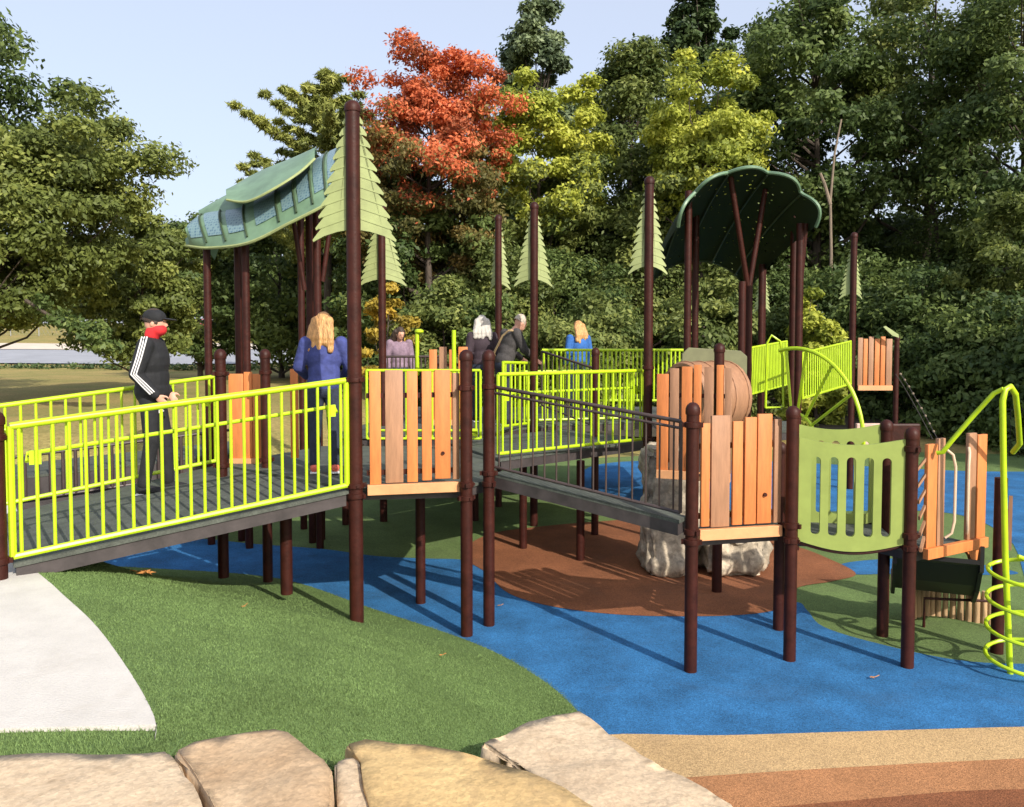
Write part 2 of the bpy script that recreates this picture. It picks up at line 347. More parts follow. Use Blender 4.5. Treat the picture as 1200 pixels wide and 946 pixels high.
# ---- turf mound lofted between the concrete edge and the blue boundary
Cc = [(-4.6,7.6,1.0),(-3.65,6.05,1.0),(-3.02,5.3,1.0),(-2.42,4.62,1.0),(-1.94,4.0,1.0),(-1.60,3.52,1.0),(-1.47,3.28,.99),(-1.42,3.0,.97)]
Bb = [(-5.6,9.6,0),(-4.1,9.4,0),(-2.6,9.0,0),(-1.35,7.95,0),(-.28,7.02,0),(.25,6.3,0),(.52,5.65,0),(.72,4.8,0)]
Cs = cr_loop(Cc, 8, False); Bs = cr_loop(Bb, 8, False); NT = 22
tm = MB(); NU = len(Cs)
def prof(t): return (1-t)**1.15*(1-.0*t) if t < 1 else 0
def mound(i, t):
    c, b = Cs[i], Bs[i]; p = c.lerp(b, t); k = i/(NU-1)
    z = c.z*(math.cos(math.pi*t)*.5+.5)*.55 + c.z*(1-t)*.45
    z += .035*math.sin(k*9+t*5)*math.sin(math.pi*t)
    if t >= .999: z = -.01
    return Vector((p.x, p.y, z))
for i in range(NU):
    for j in range(NT+1): tm.v.append(tuple(mound(i, j/NT)))
tm.f = [(i*(NT+1)+j, i*(NT+1)+j+1, (i+1)*(NT+1)+j+1, (i+1)*(NT+1)+j) for i in range(NU-1) for j in range(NT)]
tag(tm.build('turf_mound', M['turf'], smooth=True), 'green synthetic turf slope between the concrete path and the blue ground', kind='structure')
def mound_z(x, y):
    best = None
    for v in tm.v:
        d = (v[0]-x)**2+(v[1]-y)**2
        if best is None or d < best[0]: best = (d, v[2])
    return max(0, best[1]) if best[0] < .05 else 0
# turf strip and bank behind the boulders
bk = MB(); bk.sheet([(-14,-5),(1.0,-5),(.8,2.0),(-1.2,2.1),(-1.6,2.6),(-14,2.6)], -.02, .86); bk.sheet([(-14,2.61),(-1.62,2.61),(-1.34,3.0),(-1.36,3.34),(-14,3.55)], -.02, .98)
tag(bk.build('turf_bank', M['turf']), 'strip of green turf between the concrete and the boulders', kind='structure')
cp = MB(); conc = [(p.x, p.y) for p in Cs[4:-7]]
cp.sheet(conc+[(-1.50,3.36),(-3,3.28),(-14,3.2),(-14,9),(-5.0,8.1)], -.02, 1.0)
tag(cp.build('concrete_path', M['concrete']), 'pale concrete path leading up to the ramp', kind='structure')
# blades
def blades(name, nb, sampler, label, hb=.018, mat='blade'):
    P = np.zeros((nb, 3)); ok = 0
    for k in range(nb): P[k] = sampler()
    ang = RNG.uniform(0, 2*np.pi, nb); w = .0022; h = RNG.uniform(.5, 1.2, nb)*hb; ln = RNG.normal(0, .45, (nb, 2))*h[:, None]
    d = np.stack([np.cos(ang)*w, np.sin(ang)*w, np.zeros(nb)], 1)
    V = np.zeros((nb, 3, 3)); V[:, 0] = P-d; V[:, 1] = P+d; V[:, 2] = P; V[:, 2, 2] += h; V[:, 2, 0] += ln[:, 0]; V[:, 2, 1] += ln[:, 1]
    me = bpy.data.meshes.new(name); me.vertices.add(nb*3); me.vertices.foreach_set('co', V.reshape(-1))
    me.loops.add(nb*3); me.loops.foreach_set('vertex_index', np.arange(nb*3, dtype=np.int32))
    me.polygons.add(nb); me.polygons.foreach_set('loop_start', np.arange(0, nb*3, 3, dtype=np.int32))
    me.update(calc_edges=True); me.materials.append(M[mat]); o = link(name, me); return tag(o, label, 'turf', kind='stuff')
TV = np.array(tm.v).reshape(NU, NT+1, 3)
def samp():
    while True:
        u = random.random()*(NU-1.001); t = random.random()*(NT-.001); i = int(u); j = int(t); a = u-i; b = t-j
        p = (TV[i, j]*(1-a)+TV[i+1, j]*a)*(1-b)+(TV[i, j+1]*(1-a)+TV[i+1, j+1]*a)*b
        if p[1] < 6.6 or random.random() < .35: return p
blades('turf_blades', 190000, samp, 'short green turf blades covering the slope', .0115)
def samp2():
    return (random.uniform(-3.2, -1.36), random.uniform(3.02, 3.34), .979) if random.random() < .9 else (random.uniform(-1.45,-.5), random.uniform(2.9,3.2), .95)
blades('turf_blades', 14000, samp2, 'short green turf blades in the strip between concrete and boulders', .02)

# ---------------------------------------------------------------- rocks
def rock(name, label, pts2, z0, z1, mat, seed, cat='boulder', amp=.03, rnd=.05, group=None, fr=3.0, tilt=(0,0)):
    pts = [Vector((x, y, 0)) for x, y in pts2]; c = sum(pts, Vector())/len(pts)
    bm = bmesh.new(); n = len(pts)
    kk = 1 if rnd > .05 else 1.03; a = [bm.verts.new(((p.x-c.x)*kk, (p.y-c.y)*kk, z0)) for p in pts]; b = [bm.verts.new(((p.x-c.x)*(.97 if rnd > .05 else 1), (p.y-c.y)*(.97 if rnd > .05 else 1), z1+tilt[0]*(p.x-c.x)+tilt[1]*(p.y-c.y))) for p in pts]
    bm.faces.new(a[::-1]); bm.faces.new(b)
    for i in range(n): bm.faces.new((a[i], a[(i+1) % n], b[(i+1) % n], b[i]))
    bmesh.ops.bevel(bm, geom=bm.edges[:], offset=rnd, segments=2, affect='EDGES')
    bmesh.ops.triangulate(bm, faces=bm.faces)
    L = min(.16, max((p-c).length for p in pts)/9)
    for _ in range(7):
        es = [e for e in bm.edges if e.calc_length() > L]
        if not es: break
        bmesh.ops.subdivide_edges(bm, edges=es, cuts=1); bmesh.ops.triangulate(bm, faces=[f for f in bm.faces if len(f.verts) > 3])
    bm.normal_update(); off = Vector((seed*3.1, seed*1.7, 0))
    for v in bm.verts:
        q = v.co*fr+off
        d = noise.fractal(q, 1, 2, 5)*amp + (abs(noise.noise(q*1.7))-.2)*amp*.8
        v.co += v.normal*d
    me = bpy.data.meshes.new(name); bm.to_mesh(me); bm.free(); me.shade_smooth(); me.materials.append(mat)
    o = link(name, me, None, (c.x, c.y, 0)); return tag(o, label, cat, group)
GB = 'sandstone boulders edging the turf'
def bo(z, *pp): return [(gr(x, y, z).x, gr(x, y, z).y) for x, y in pp]
rock('boulder', 'long pale tan boulder at the bottom left corner', bo(1.04,(-160,884),(0,886),(60,881),(140,884),(196,879),(212,893),(226,920),(244,960),(270,1120),(-260,1120)), .3, 1.04, M['sand1'], 1, group=GB, rnd=.012, amp=.012)
rock('boulder', 'tan peaked boulder between the long pale one and the yellow one', bo(1.06,(204,880),(226,869),(262,865),(322,853),(340,858),(348,871),(376,886),(390,903),(388,960),(395,1120),(288,1120),(256,960),(234,918)), .3, 1.06, M['sand2'], 2, group=GB, rnd=.014, amp=.014)
rock('boulder', 'narrow greyish boulder wedged left of the yellow one', bo(.98,(392,892),(404,886),(424,884),(432,950),(440,1100),(404,1100),(396,950)), .3, .98, M['sand1'], 3, group=GB, rnd=.012, amp=.010)
rock('boulder', 'wide yellow sandstone boulder at the bottom centre', bo(1.0,(404,873),(428,865),(452,866),(462,873),(492,869),(540,876),(575,888),(618,906),(660,925),(715,952),(830,1110),(460,1110),(436,960),(426,890)), .3, 1.0, M['sand3'], 4, group=GB, rnd=.014, amp=.015)
rock('boulder', 'large pale boulder beside the tan rubber, rightmost of the row', bo(.66,(560,886),(600,868),(640,851),(680,838),(692,850),(714,868),(752,894),(800,920),(862,952),(900,1010),(700,1010),(640,930)), -.1, .71, M['sand1'], 5, group=GB, tilt=(-.04,-.04), rnd=.02, amp=.018)
GRK = 'moulded climbing rocks under the decks'
rk = rock('climbing_rock', 'tall cream climbing rock standing behind the sloping bridge', [(1.52,9.0),(2.05,8.95),(2.2,9.4),(2.05,9.8),(1.6,9.8),(1.5,9.4)], -.02, 1.44, M['rock'], 8, 'climbing rock', .075, .06, GRK, 3.0)
rock('climbing_rock', 'low cream and grey rock right of the tall climbing rock', [(2.2,8.95),(2.85,9.0),(3.05,9.4),(2.7,9.9),(2.2,9.85)], -.02, .48, M['rock'], 9, 'climbing rock', .08, .07, GRK, 3.4)

# ---------------------------------------------------------------- posts
GP = 'dark brown support posts of the play structure'
cache = {}
def capmesh(r):
    k = ('cap', round(r, 3))
    if k not in cache: cache[k] = MB().lathe([(r*1.12,0),(r*1.16,.02),(r*1.12,.05),(r*.9,.075),(r*.5,.092),(.004,.098)], 16).mesh('cap', M['brown'], True)
    return cache[k]
def clampmesh(r):
    k = ('cl', round(r, 3))
    if k not in cache:
        b = MB().lathe([(r*1.0,0),(r*1.22,.004),(r*1.24,.02),(r*1.22,.046),(r*1.0,.05)], 16)
        b.box((r*1.3,0,.025), (.03,.03,.036)); b.box((-r*1.3,0,.025), (.03,.03,.036)); b.box((0,-r*1.25,.025), (.022,.02,.022))
        cache[k] = b.mesh('clamp', M['brown'], True)
    return cache[k]
def shaft(r, h):
    k = ('sh', round(r, 3), round(h, 2))
    if k not in cache: cache[k] = MB().lathe([(r,0),(r,h*.5),(r,h)], 18).mesh('shaft', M['brown'], True)
    return cache[k]
def post(x, y, z0, z1, r, label, clamps=(), cap=True, group=GP, mat=None):
    t = thing('support_post', label, 'post', (x, y, z0), 0, group)
    link('shaft', shaft(r, z1-z0), t)
    if cap: link('cap', capmesh(r), t, (0,0,z1-z0-.01))
    for c in clamps: link('clamp', clampmesh(r), t, (0,0,c-z0), random.uniform(0, 3))
    return t
def fir(t, zb, ht, wl, wr, al, ar, z0, r):
    for sgn, w, a in ((-1, wl, al), (1, wr, ar)):
        out = [(r*.5, ht)]; n = 11
        for k in range(n):
            f = (k+1)/n; xw = r*.6+(w-r*.6)*(f**.92); zz = ht*(1-f)
            out.append((xw*.97-.002, zz+ht/n*.42)); out.append((xw+.018, zz+.004)); out.append((xw+.012, zz-.014)); 
            if k < n-1: out.append((xw-.045, zz+.012))
        out.append((w*.75, .035)); out.append((w*.4, .07)); out.append((r*.5, .085))
        b = MB(); b.prism([(sgn*x, z) for x, z in out], .022)
        for k in range(2, n):                      # raised bough ridges
            f = (k+.3)/n; xw = r*.6+(w-r*.6)*f; zz = ht*(1-f)
            for yy in (-.0135, .0135): b.beam((sgn*r*.9, yy, zz+xw*.34), (sgn*xw*.93, yy, zz+.03), .004, .012)
        link('fir_panel', b.mesh('fir_panel', M['fir']), t, (0, .01, zb-z0), a*sgn)
GT = 'tall posts topped with flat fir shapes'
def firpost(px, ytop, Y, zg, r, label, ww=.30, al=.0, ar=.0, htm=1.05, clamps=(), zb=None):
    p = at(px, ytop, Y); t = post(p.x, Y, zg, p.z, r, label, clamps, True, GT)
    fir(t, (p.z-1.09 if zb is None else zb), htm, ww, ww, al, ar, zg, r); return t
zA = mound_z(-1.35, 7.0)
firpost(413, 130, 7.0, zA-.05, .062, 'tallest nearest brown post topped with a pale green fir shape', .345, .12, .12, 1.09, (1.27,1.36,2.28), )
firpost(761, 215, 10.0, 0, .056, 'brown fir post right of centre, behind the sloping dark rail', .235, .3, .3, clamps=(1.3,1.42,2.3))
firpost(626, 244, 11.6, 0, .056, 'brown fir post in the middle, right of the bending grey haired person', .28, .3, .5)
firpost(584, 258, 13.0, 0, .054, 'faint narrow fir post standing left of the middle fir post', .20, .9, .5)
firpost(1001, 278, 14.6, 0, .056, 'small far fir post beside the plank tower at right', .22, .5, .5, .92)
firpost(447, 246, 11.9, 0, .056, 'fir post partly hidden behind the tallest post', .34, .2, .2)
firpost(895, 302, 16.5, 0, .054, 'far fir post seen through the legs of the round canopy', .18, .7, .5, .9)
def gpost(px, base, top, rad, label, Y=None, z0=0., clamps=(), cap=True):
    if Y is None: Y = gr(px, base, z0).y
    b = at(px, base, Y); tp = at(px, top, Y)
    return post(b.x, Y, (z0 if Y is None else b.z)-.03, tp.z-.07*cap, rad, label, clamps, cap)
gpost(547, 745, 412, .054, 'near post at the right end of the left plank barrier', clamps=(1.22,1.34,2.2))
gpost(573, 733, 412, .053, 'post at the upper end of the sloping dark rail', clamps=(1.3,1.4,2.2))
gpost(809, 787, 474, .051, 'foremost post at the lower end of the sloping dark rail', clamps=(1.02,1.1,1.95))
gpost(925, 774, 478, .050, 'post between the right plank barrier and the green slotted panel', clamps=(.98,1.1))
gpost(1063, 782, 503, .050, 'post at the right end of the green slotted panel', clamps=(.95,1.05,1.75))
gpost(1034, 745, 494, .050, 'post just behind the right end of the green slotted panel')
gpost(1168, 765, 560, .050, 'dark post behind the yellow spiral climber', cap=False)
gpost(912, 738, 520, .048, 'short post under the right plank barrier deck')
gpost(493, 707, 560, .050, 'short post under the middle of the left plank barrier', cap=False)
gpost(262, 673, 411, .052, 'post behind the green ramp rail, left of the orange panel', Y=7.9, clamps=(1.4,2.3))
gpost(314, 678, 411, .050, 'post behind the green ramp rail, right of the orange panel', Y=8.3, clamps=(1.4,2.3))
gpost(336, 692, 575, .054, 'short post holding up the ramp on the turf', Y=7.25, cap=False)
gpost(292, 638, 560, .050, 'farther short post in shade under the ramp', cap=False)
gpost(377, 632, 560, .050, 'short dark post in shade left of the tallest post', cap=False)
gpost(405, 615, 560, .050, 'short dark post hidden close beside the tallest post', cap=False)
gpost(449, 588, 540, .050, 'farthest short post under the left barrier deck', cap=False)
gpost(557, 610, 500, .050, 'short far post between the two near barrier posts', cap=False)
gpost(613, 643, 540, .050, 'left one of the two short posts under the green rail', cap=False)
gpost(680, 657, 540, .050, 'short post in shade on the brown ground under the dark rail', cap=False)
gpost(697, 627, 409, .050, 'capped post rising through the green rail left of the right fir post')
# ---------------------------------------------------------------- decks, ramps
def slab(name, pts, th, label, cat, mat='deck', mat2='deckside', group='decks and ramps of the play structure'):
    c = Vector(pts[0]); t = thing(name, label, cat, c, 0, group)
    lp = [Vector(p)-c for p in pts]
    b = MB(); n = len(lp); b.add(lp+[p-Vector((0,0,.03)) for p in lp], [tuple(range(n)), tuple(range(2*n-1, n-1, -1))]+[(i, n+i, n+(i+1) % n, (i+1) % n) for i in range(n)])
    b.build('deck_surface', M[mat], t)
    cen = sum(lp, Vector())/n; u = MB(); ip = [cen+(p-cen)*.985-Vector((0,0,.031)) for p in lp]
    u.add(ip+[p-Vector((0,0,th)) for p in ip], [tuple(range(n)), tuple(range(2*n-1, n-1, -1))]+[(i, n+i, n+(i+1) % n, (i+1) % n) for i in range(n)])
    u.build('underframe', M[mat2], t); return t
RN0 = Vector((-3.45,5.55,1.09)); RN1 = Vector((-1.35,7.0,1.345)); RF0 = Vector((-4.55,7.2,1.09)); RF1 = Vector((-3.1,8.45,1.345))
slab('ramp', [RN0, RN1+Vector((-.06,-.03,0)), RF1, RF0], .10, 'long grey ramp climbing from the concrete behind the near green rail', 'ramp')
slab('deck', [(-1.40,7.06,1.35),(-.44,7.30,1.33),(-.24,7.58,1.33),(-.15,8.8,1.33),(-.6,10.2,1.33),(-2.4,10.2,1.33),(-3.06,8.5,1.35)], .08, 'wide deck behind the left plank barrier', 'deck')
slab('ramp', [(-.13,8.82,1.36),(1.76,10.6,1.36),(.75,12.0,1.36),(-.85,10.4,1.36)], .10, 'level walkway behind the middle green rail', 'ramp')
slab('bridge', [(-.18,7.50,1.41),(1.36,6.54,1.18),(1.46,6.70,1.18),(-.08,7.66,1.41)], .10, 'sloping bridge behind the dark brown rail', 'bridge')
slab('deck', [(1.46,6.56,1.08),(2.24,6.76,1.08),(2.42,7.4,1.08),(1.98,7.4,1.08)], .09, 'small deck behind the right plank barrier', 'deck')
slab('bridge', [(2.34,6.78,1.0),(3.16,6.65,1.0),(3.28,7.2,1.0),(2.48,7.35,1.0)], .06, 'short bridge between the two green slotted panels', 'bridge')
slab('deck', [(3.34,6.68,.90),(3.92,7.02,.90),(3.62,7.55,.90),(3.04,7.21,.90)], .07, 'small deck behind the right orange doorway', 'deck')
slab('deck', [(-.9,10.5,1.42),(.7,12.15,1.42),(3.6,13.2,1.42),(3.6,15.6,1.42),(-1.8,15.6,1.42),(-2.4,10.5,1.42)], .10, 'far upper deck where three people stand', 'deck')
slab('ramp', [(-7.2,9.4,.90),(-3.5,11.3,1.15),(-4.1,12.5,1.15),(-7.8,10.6,.90)], .5, 'far left ramp seen through the green ramp rails', 'ramp')
slab('deck', [(3.0,11.2,1.42),(3.9,11.2,1.42),(4.4,12.6,1.42),(3.5,12.8,1.42)], .1, 'far deck under the lime barred panels', 'deck')

# ---------------------------------------------------------------- railings
def railing(label, p0, p1, h, n, mat, hand=None, rr=.024, pr=.0125, group='lime green picket rails', off=.05, name='picket_rail', double=False, endposts=True, mid=None):
    p0 = Vector(p0); p1 = Vector(p1); t = thing(name, label, 'railing', p0, 0, group); d = p1-p0; U = Vector((0,0,1))
    m = M[mat]
    MB().tube([(0,0,h), d+U*h], rr, 10).build('top_rail', m, t, True)
    MB().tube([(0,0,off), d+U*off], rr*.85, 8).build('bottom_rail', m, t, True)
    key = ('pk', mat, round(h, 3), pr)
    if key not in cache: cache[key] = MB().tube([(0,0,off),(0,0,h*.5),(0,0,h)], pr, 8).mesh('picket', m, True)
    for i in range(n): link('picket', cache[key], t, d*((i+.5)/n))
    side = Vector((d.y, -d.x, 0)).normalized()
    if endposts:
        for q in (Vector(), d): MB().tube([q+U*off, q+U*h], rr*.9, 8).build('end_bar', m, t, True)
    if double: MB().tube([U*(h-.055), d+U*(h-.055)], rr*.7, 8).build('under_rail', m, t, True)
    if hand:
        sd = side*hand[0]
        a = d*.04+U*hand[1]; b = d*.97+U*hand[1]
        MB().tube([a+sd*.4-U*.05, a+sd, b+sd, b+sd*.4-U*.05], .016, 8).build('handrail', m, t, True)
        for q in (.06, .95):
            b2 = MB(); b2.box(d*q+U*(hand[1]-.03)+sd*.5, (.075,.02,.10), Matrix.Rotation(math.atan2(d.y, d.x), 3, 'Z'))
            b2.build('bracket', m, t)
    return t
d_ = (RN1-RN0)
railing('nearest green picket rail, climbing along the front of the ramp', RN0+Vector((0,0,.0)), RN1+Vector((-.075,-.05,.0)), .955, 24, 'lime', hand=(-.07,.74), rr=.027)
railing('green picket rail on the far side of the long ramp', RF0+Vector((-.3,-.26,0)), RF1+Vector((0,0,0)), .93, 19, 'lime', hand=(.07,.72), rr=.023)
z0 = at(583,440,8.8)
railing('middle green picket rail ending at the right fir post', (-.15,8.8,1.37), (1.66,10.2,1.37), .915, 19, 'lime', hand=(-.07,.7), rr=.023)
railing('green picket rail seen through the gaps of the left plank barrier', (-1.84,10.25,1.37), (-.40,10.25,1.37), .915, 13, 'lime', rr=.019, hand=(.07,.16))
railing('far green picket rail in front of the distant person in blue', (.52,14.0,1.60), (3.0,14.0,1.60), .92, 34, 'lime', rr=.026, pr=.016)
railing('short green picket rail below the bending grey haired person', (-.12,11.0,1.45), (.34,11.9,1.42), .92, 7, 'lime', rr=.023)
railing('far green picket rail crossing behind the middle rail', (.1,12.4,1.40), (1.9,12.9,1.40), .80, 22, 'lime', rr=.023)
BR = 'dark brown picket rails'
railing('near dark brown picket rail sloping down to the right', (-.17,7.46,1.42), (1.36,6.50,1.19), .80, 15, 'brown2', rr=.017, pr=.008, group=BR, double=True, off=.06)
railing('dark brown picket rail of the far left ramp, behind two green rails', (-7.2,9.38,.52), (-3.5,11.26,.88), .60, 30, 'brown2', rr=.02, pr=.022, group=BR, off=.05)
railing('dark brown rail beyond the left deck, behind the plank barrier', (-2.0,12.4,1.45), (-1.1,12.4,1.45), .98, 14, 'brown2', rr=.02, pr=.012, group=BR)
railing('dark brown rail slanting down across the far green rails', (.45,12.2,1.65), (1.15,11.4,1.42), .86, 7, 'brown2', rr=.018, pr=.008, group=BR)
railing('dark brown rail above the tall climbing rock', (1.74,8.9,1.30), (2.08,8.1,1.15), .55, 4, 'brown2', rr=.018, pr=.011, group=BR)

# ---------------------------------------------------------------- plank barriers
PG = 'orange and tan plank barriers'
def planks(label, p0, p1, z0, spec, name='plank_barrier', sill=True, th=.03, rails=True, bolt=True, group=PG, sillh=.09):
    p0 = Vector((*p0, 0)); p1 = Vector((*p1, 0)); d = p1-p0; L = d.length; a = math.atan2(d.y, d.x)
    t = thing(name, label, 'barrier', (p0.x, p0.y, z0), a, group)
    for (x0, x1, h0, h1, c) in spec:
        w = (x1-x0)*L; key = ('pl', round(w, 2), round(h0, 2), round(h1, 2), c)
        if key not in cache:
            cache[key] = MB().box((0,0,(h0+h1)/2), (w, th, h1-h0)).mesh('plank', M[c], True, .006)
        link('plank', cache[key], t, ((x0+x1)/2*L, random.uniform(-.003,.003), 0))
    if rails:
        for zz in (.10, spec[0][3]*.78):
            MB().box((L/2, th/2+.018, zz), (L*.99, .03, .045)).build('crossbar', M['brown'], t)
    if sill: MB().box((L/2, -.012, -.045), (L*.985, .055, sillh)).build('sill_board', M['sill'], t, bev=.004)
    if bolt:
        b = MB(); s = spec[min(4, len(spec)-1)]; b.tube([((s[0]+s[1])/2*L, -.03, .26), ((s[0]+s[1])/2*L, -.005, .26)], .016, 10)
        b.build('bolt', M['brown'], t)
    return t
H = 1.02
planks('left plank barrier between the tallest post and the near post', (-1.27,7.03), (-.47,7.22), 1.385,
  [(.0,.115,0.02,.90,'tan'),(.05+.02,.17,0,.0,'tan')][:0]+[(.035,.155,.0,.995,'orange'),(.20,.39,.01,1.0,'tan'),(.43,.545,.01,.99,'orange'),(.59,.695,.02,.99,'orange'),(.73,.90,.03,1.0,'orange'),(.925,1.0,.02,.97,'tan')])
planks('right plank barrier between the foremost post and the green slotted panel', (1.50,6.50), (2.23,6.67), 1.115,
  [(.03,.13,.02,.86,'orange'),(.15,.37,.01,.92,'tan'),(.40,.52,.02,.87,'orange'),(.545,.685,.02,.90,'orange'),(.70,.875,.02,.925,'orange'),(.90,.99,.02,.88,'tan')])
q0 = at(770,440,8.6); q1 = at(858,440,8.3)
planks('taller orange plank barrier rising behind the right barrier', (q0.x,8.6), (q1.x,8.3), 1.28,
  [(.0,.16,0,1.02,'orange'),(.18,.30,0,1.08,'tan'),(.34,.48,0,1.10,'orange'),(.50,.60,0,1.12,'orange'),(.64,.76,0,1.10,'tan'),(.80,.89,0,1.12,'orange'),(.91,1.0,0,1.09,'tan')], bolt=False)
q0 = at(268,440,8.6); q1 = at(306,440,8.6)
planks('orange plank panel between the two capped posts behind the ramp rail', (q0.x,8.6), (q1.x,8.6), 1.40,
  [(.0,.45,0,.90,'orange'),(.47,.72,0,.92,'orange'),(.74,1.0,0,.90,'orange')], bolt=False)
q0 = at(340,440,8.6)
planks('single orange plank left of the person in royal blue', (q0.x,8.6), (q0.x+.09,8.6), 1.40, [(0,.9,0,.95,'orange')], sill=False, bolt=False, rails=False)
q0 = at(503,420,12.0); q1 = at(548,420,12.0)
planks('small orange plank barrier far behind the left one', (q0.x,12.0), (q1.x,12.0), 1.5,
  [(.0,.2,0,1.04,'orange'),(.26,.46,0,1.08,'tan'),(.52,.70,0,1.04,'orange'),(.76,1.0,0,1.08,'orange')], bolt=False)
q0 = at(1005,420,14.6); q1 = at(1046,420,14.6)
planks('brown and orange plank barrier of the far tower at right', (q0.x,14.6), (q1.x,14.6), 1.88,
  [(.0,.14,0,.86,'tan'),(.16,.28,0,.84,'orange'),(.31,.45,0,.88,'tan'),(.48,.62,0,.84,'orange'),(.65,.78,0,.88,'orange'),(.81,.98,0,.84,'tan')], bolt=False)
post(at(1049,500,14.6).x, 14.6, 0, 2.7, .045, 'slim post at the right side of the far plank tower')
post(at(843,410,8.45).x, 8.45, 0, at(843,412,8.45).z, .052, 'capped post behind the taller orange plank barrier')
q0 = at(940,413,10.6)
# ---------------------------------------------------------------- crawl tube + olive panel
t = thing('crawl_tube', 'tan rounded crawl tube behind the taller orange planks', 'crawl tube', tuple(at(826,506,9.6)))
b = MB(); n = 28; ring = []
for (x_, ro) in ((-.36,.40),(-.34,.415),(.34,.415),(.36,.40)):
    ring.append([(x_, ro*math.cos(2*math.pi*k/n), ro*math.sin(2*math.pi*k/n)+.42) for k in range(n)])
for (x_, ro) in ((.36,.36),(-.36,.36)):
    ring.append([(x_, ro*math.cos(2*math.pi*k/n), ro*math.sin(2*math.pi*k/n)+.42) for k in range(n)])
vs = [v for r_ in ring for v in r_]; fs = []
for i in range(6):
    for k in range(n): fs.append((i*n+k, i*n+(k+1) % n, ((i+1) % 6)*n+(k+1) % n, ((i+1) % 6)*n+k))
b.add(vs, fs); b.build('tube_shell', M['tan'], t, True)
for x_ in (-.3,-.1,.1,.3):
    MB().tube([(x_, (.42)*math.cos(a), (.42)*math.sin(a)+.42) for a in [2*math.pi*k/24 for k in range(25)]], .008, 6).build('rib', M['tan'], t, True)
t.rotation_euler.z = R(28)
p = at(846,470,10.0); t = thing('entry_panel', 'olive panel with a round opening behind the crawl tube', 'panel', tuple(p))
out = [(-.30,-.2),(.30,-.2),(.30,.55),(.22,.62),(-.42,.66),(-.50,.58),(-.5,.2)]
MB().prism(out, .04).build('panel_sheet', M['olive'], t, bev=.006)
# ---------------------------------------------------------------- green slotted panels
def slotted(label, p0, p1, zb, zt):
    p0 = Vector((*p0,0)); p1 = Vector((*p1,0)); d = p1-p0; L = d.length
    t = thing('slotted_panel', label, 'panel', (p0.x,p0.y,0), math.atan2(d.y, d.x), 'green slotted bridge panels')
    bm = bmesh.new(); N_ = 24; hs = [(.20-.045,.20+.045) for _ in ()]
    lo = lambda x: zb-.075*math.sin(math.pi*x/L); hi = lambda x: zt-.055*math.sin(math.pi*min(1,max(0,x/L)))+.0*x
    cen = [L*(.165+.167*k) for k in range(5)]; hw = .036; s0 = zb+.10; s1 = zt-.19
    outer = [(L*k/N_, lo(L*k/N_)) for k in range(N_+1)]+[(L*(N_-k)/N_, hi(L*(N_-k)/N_)) for k in range(N_+1)]
    loops = [outer]
    for c in cen:
        lp = [(c+hw*math.cos(a), s0-.02*math.sin(math.pi*c/L)+hw*math.sin(a)) for a in [math.pi+math.pi*k/8 for k in range(9)]]
        lp += [(c+hw*math.cos(a), s1+hw*math.sin(a)) for a in [math.pi*k/8 for k in range(9)]]
        loops.append(lp)
    es = []
    for lp in loops:
        vs = [bm.verts.new((x, 0, z)) for x, z in lp]
        es += [bm.edges.new((vs[i], vs[(i+1) % len(vs)])) for i in range(len(vs))]
    bmesh.ops.triangle_fill(bm, use_beauty=True, edges=es)
    bmesh.ops.recalc_face_normals(bm, faces=bm.faces)
    r_ = bmesh.ops.extrude_face_region(bm, geom=bm.faces[:])
    for v in [g_ for g_ in r_['geom'] if isinstance(g_, bmesh.types.BMVert)]: v.co.y += .03
    bmesh.ops.recalc_face_normals(bm, faces=bm.faces)
    me = bpy.data.meshes.new('panel_sheet'); bm.to_mesh(me); bm.free(); me.materials.append(M['leafgreen'])
    link('panel_sheet', me, t)
    MB().tube([(L*k/16, .03, lo(L*k/16)-.02) for k in range(17)], .012, 8).build('edge_tube', M['brown'], t, True)
    return t
pe = gr(925,774); pf = gr(1063,782); pi_ = gr(912,738); pg = gr(1034,745)
de = Vector((pf.x-pe.x, pf.y-pe.y, 0)).normalized()
slotted('front green slotted panel between two near posts', (pe.x+.055,pe.y), (pf.x-.05,pf.y), 1.0, 1.85)
slotted('rear green slotted panel partly hidden behind the front one', (pi_.x+.1,pi_.y), (pg.x-.05,pg.y), 1.04, 1.90)

# ---------------------------------------------------------------- orange doorway at right with deck, slide underside, stumps
M['cream'] = material('cream grab handle', (.58,.43,.30), .5, 0, .05, 8)
d0 = at(1083,650,6.62)
t = thing('doorway_panels', 'orange and tan plank doorway with curved grab handles at right', 'doorway', (d0.x,6.62,.93), R(30), PG); t.scale = (1.25,1,1)
for x0, w, c, hh in ((.0,.105,'orange',.86),(.115,.075,'tan',.90),(.46,.09,'tan',.92),(.565,.11,'orange',.90)):
    MB().box((x0+w/2,0,hh/2), (w,.035,hh)).build('plank', M[c], t, True, .005)
MB().box((.335,-.02,-.045), (.69,.05,.09)).build('sill_board', M['orange'], t, bev=.004)
for x0, s in ((.20,1),(.45,-1)):
    MB().tube([(x0,-.02,.06),(x0+.035*s,-.05,.10),(x0+.05*s,-.06,.2),(x0+.05*s,-.06,.66),(x0+.03*s,-.05,.76),(x0-.0*s,-.02,.80)], .011, 8).build('grab_handle', M['cream'], t, True)
MB().prism([(.45,-.09),(.67,-.09),(.67,-.13),(.62,-.36),(.57,-.28),(.50,-.14)], .03).build('gusset', M['orange'], t)
for k in range(6):
    MB().beam((-.075,-.03+.01*k,.0+k*.13), (-.02,-.01,.09+k*.13), .02, .03).build('rung', M['tan'], t)
ang = math.atan2(.28,.81)
t = thing('side_planks', 'leaning orange planks right of the yellow pole', 'barrier', tuple(at(1183,645,7.3)), R(60), PG)
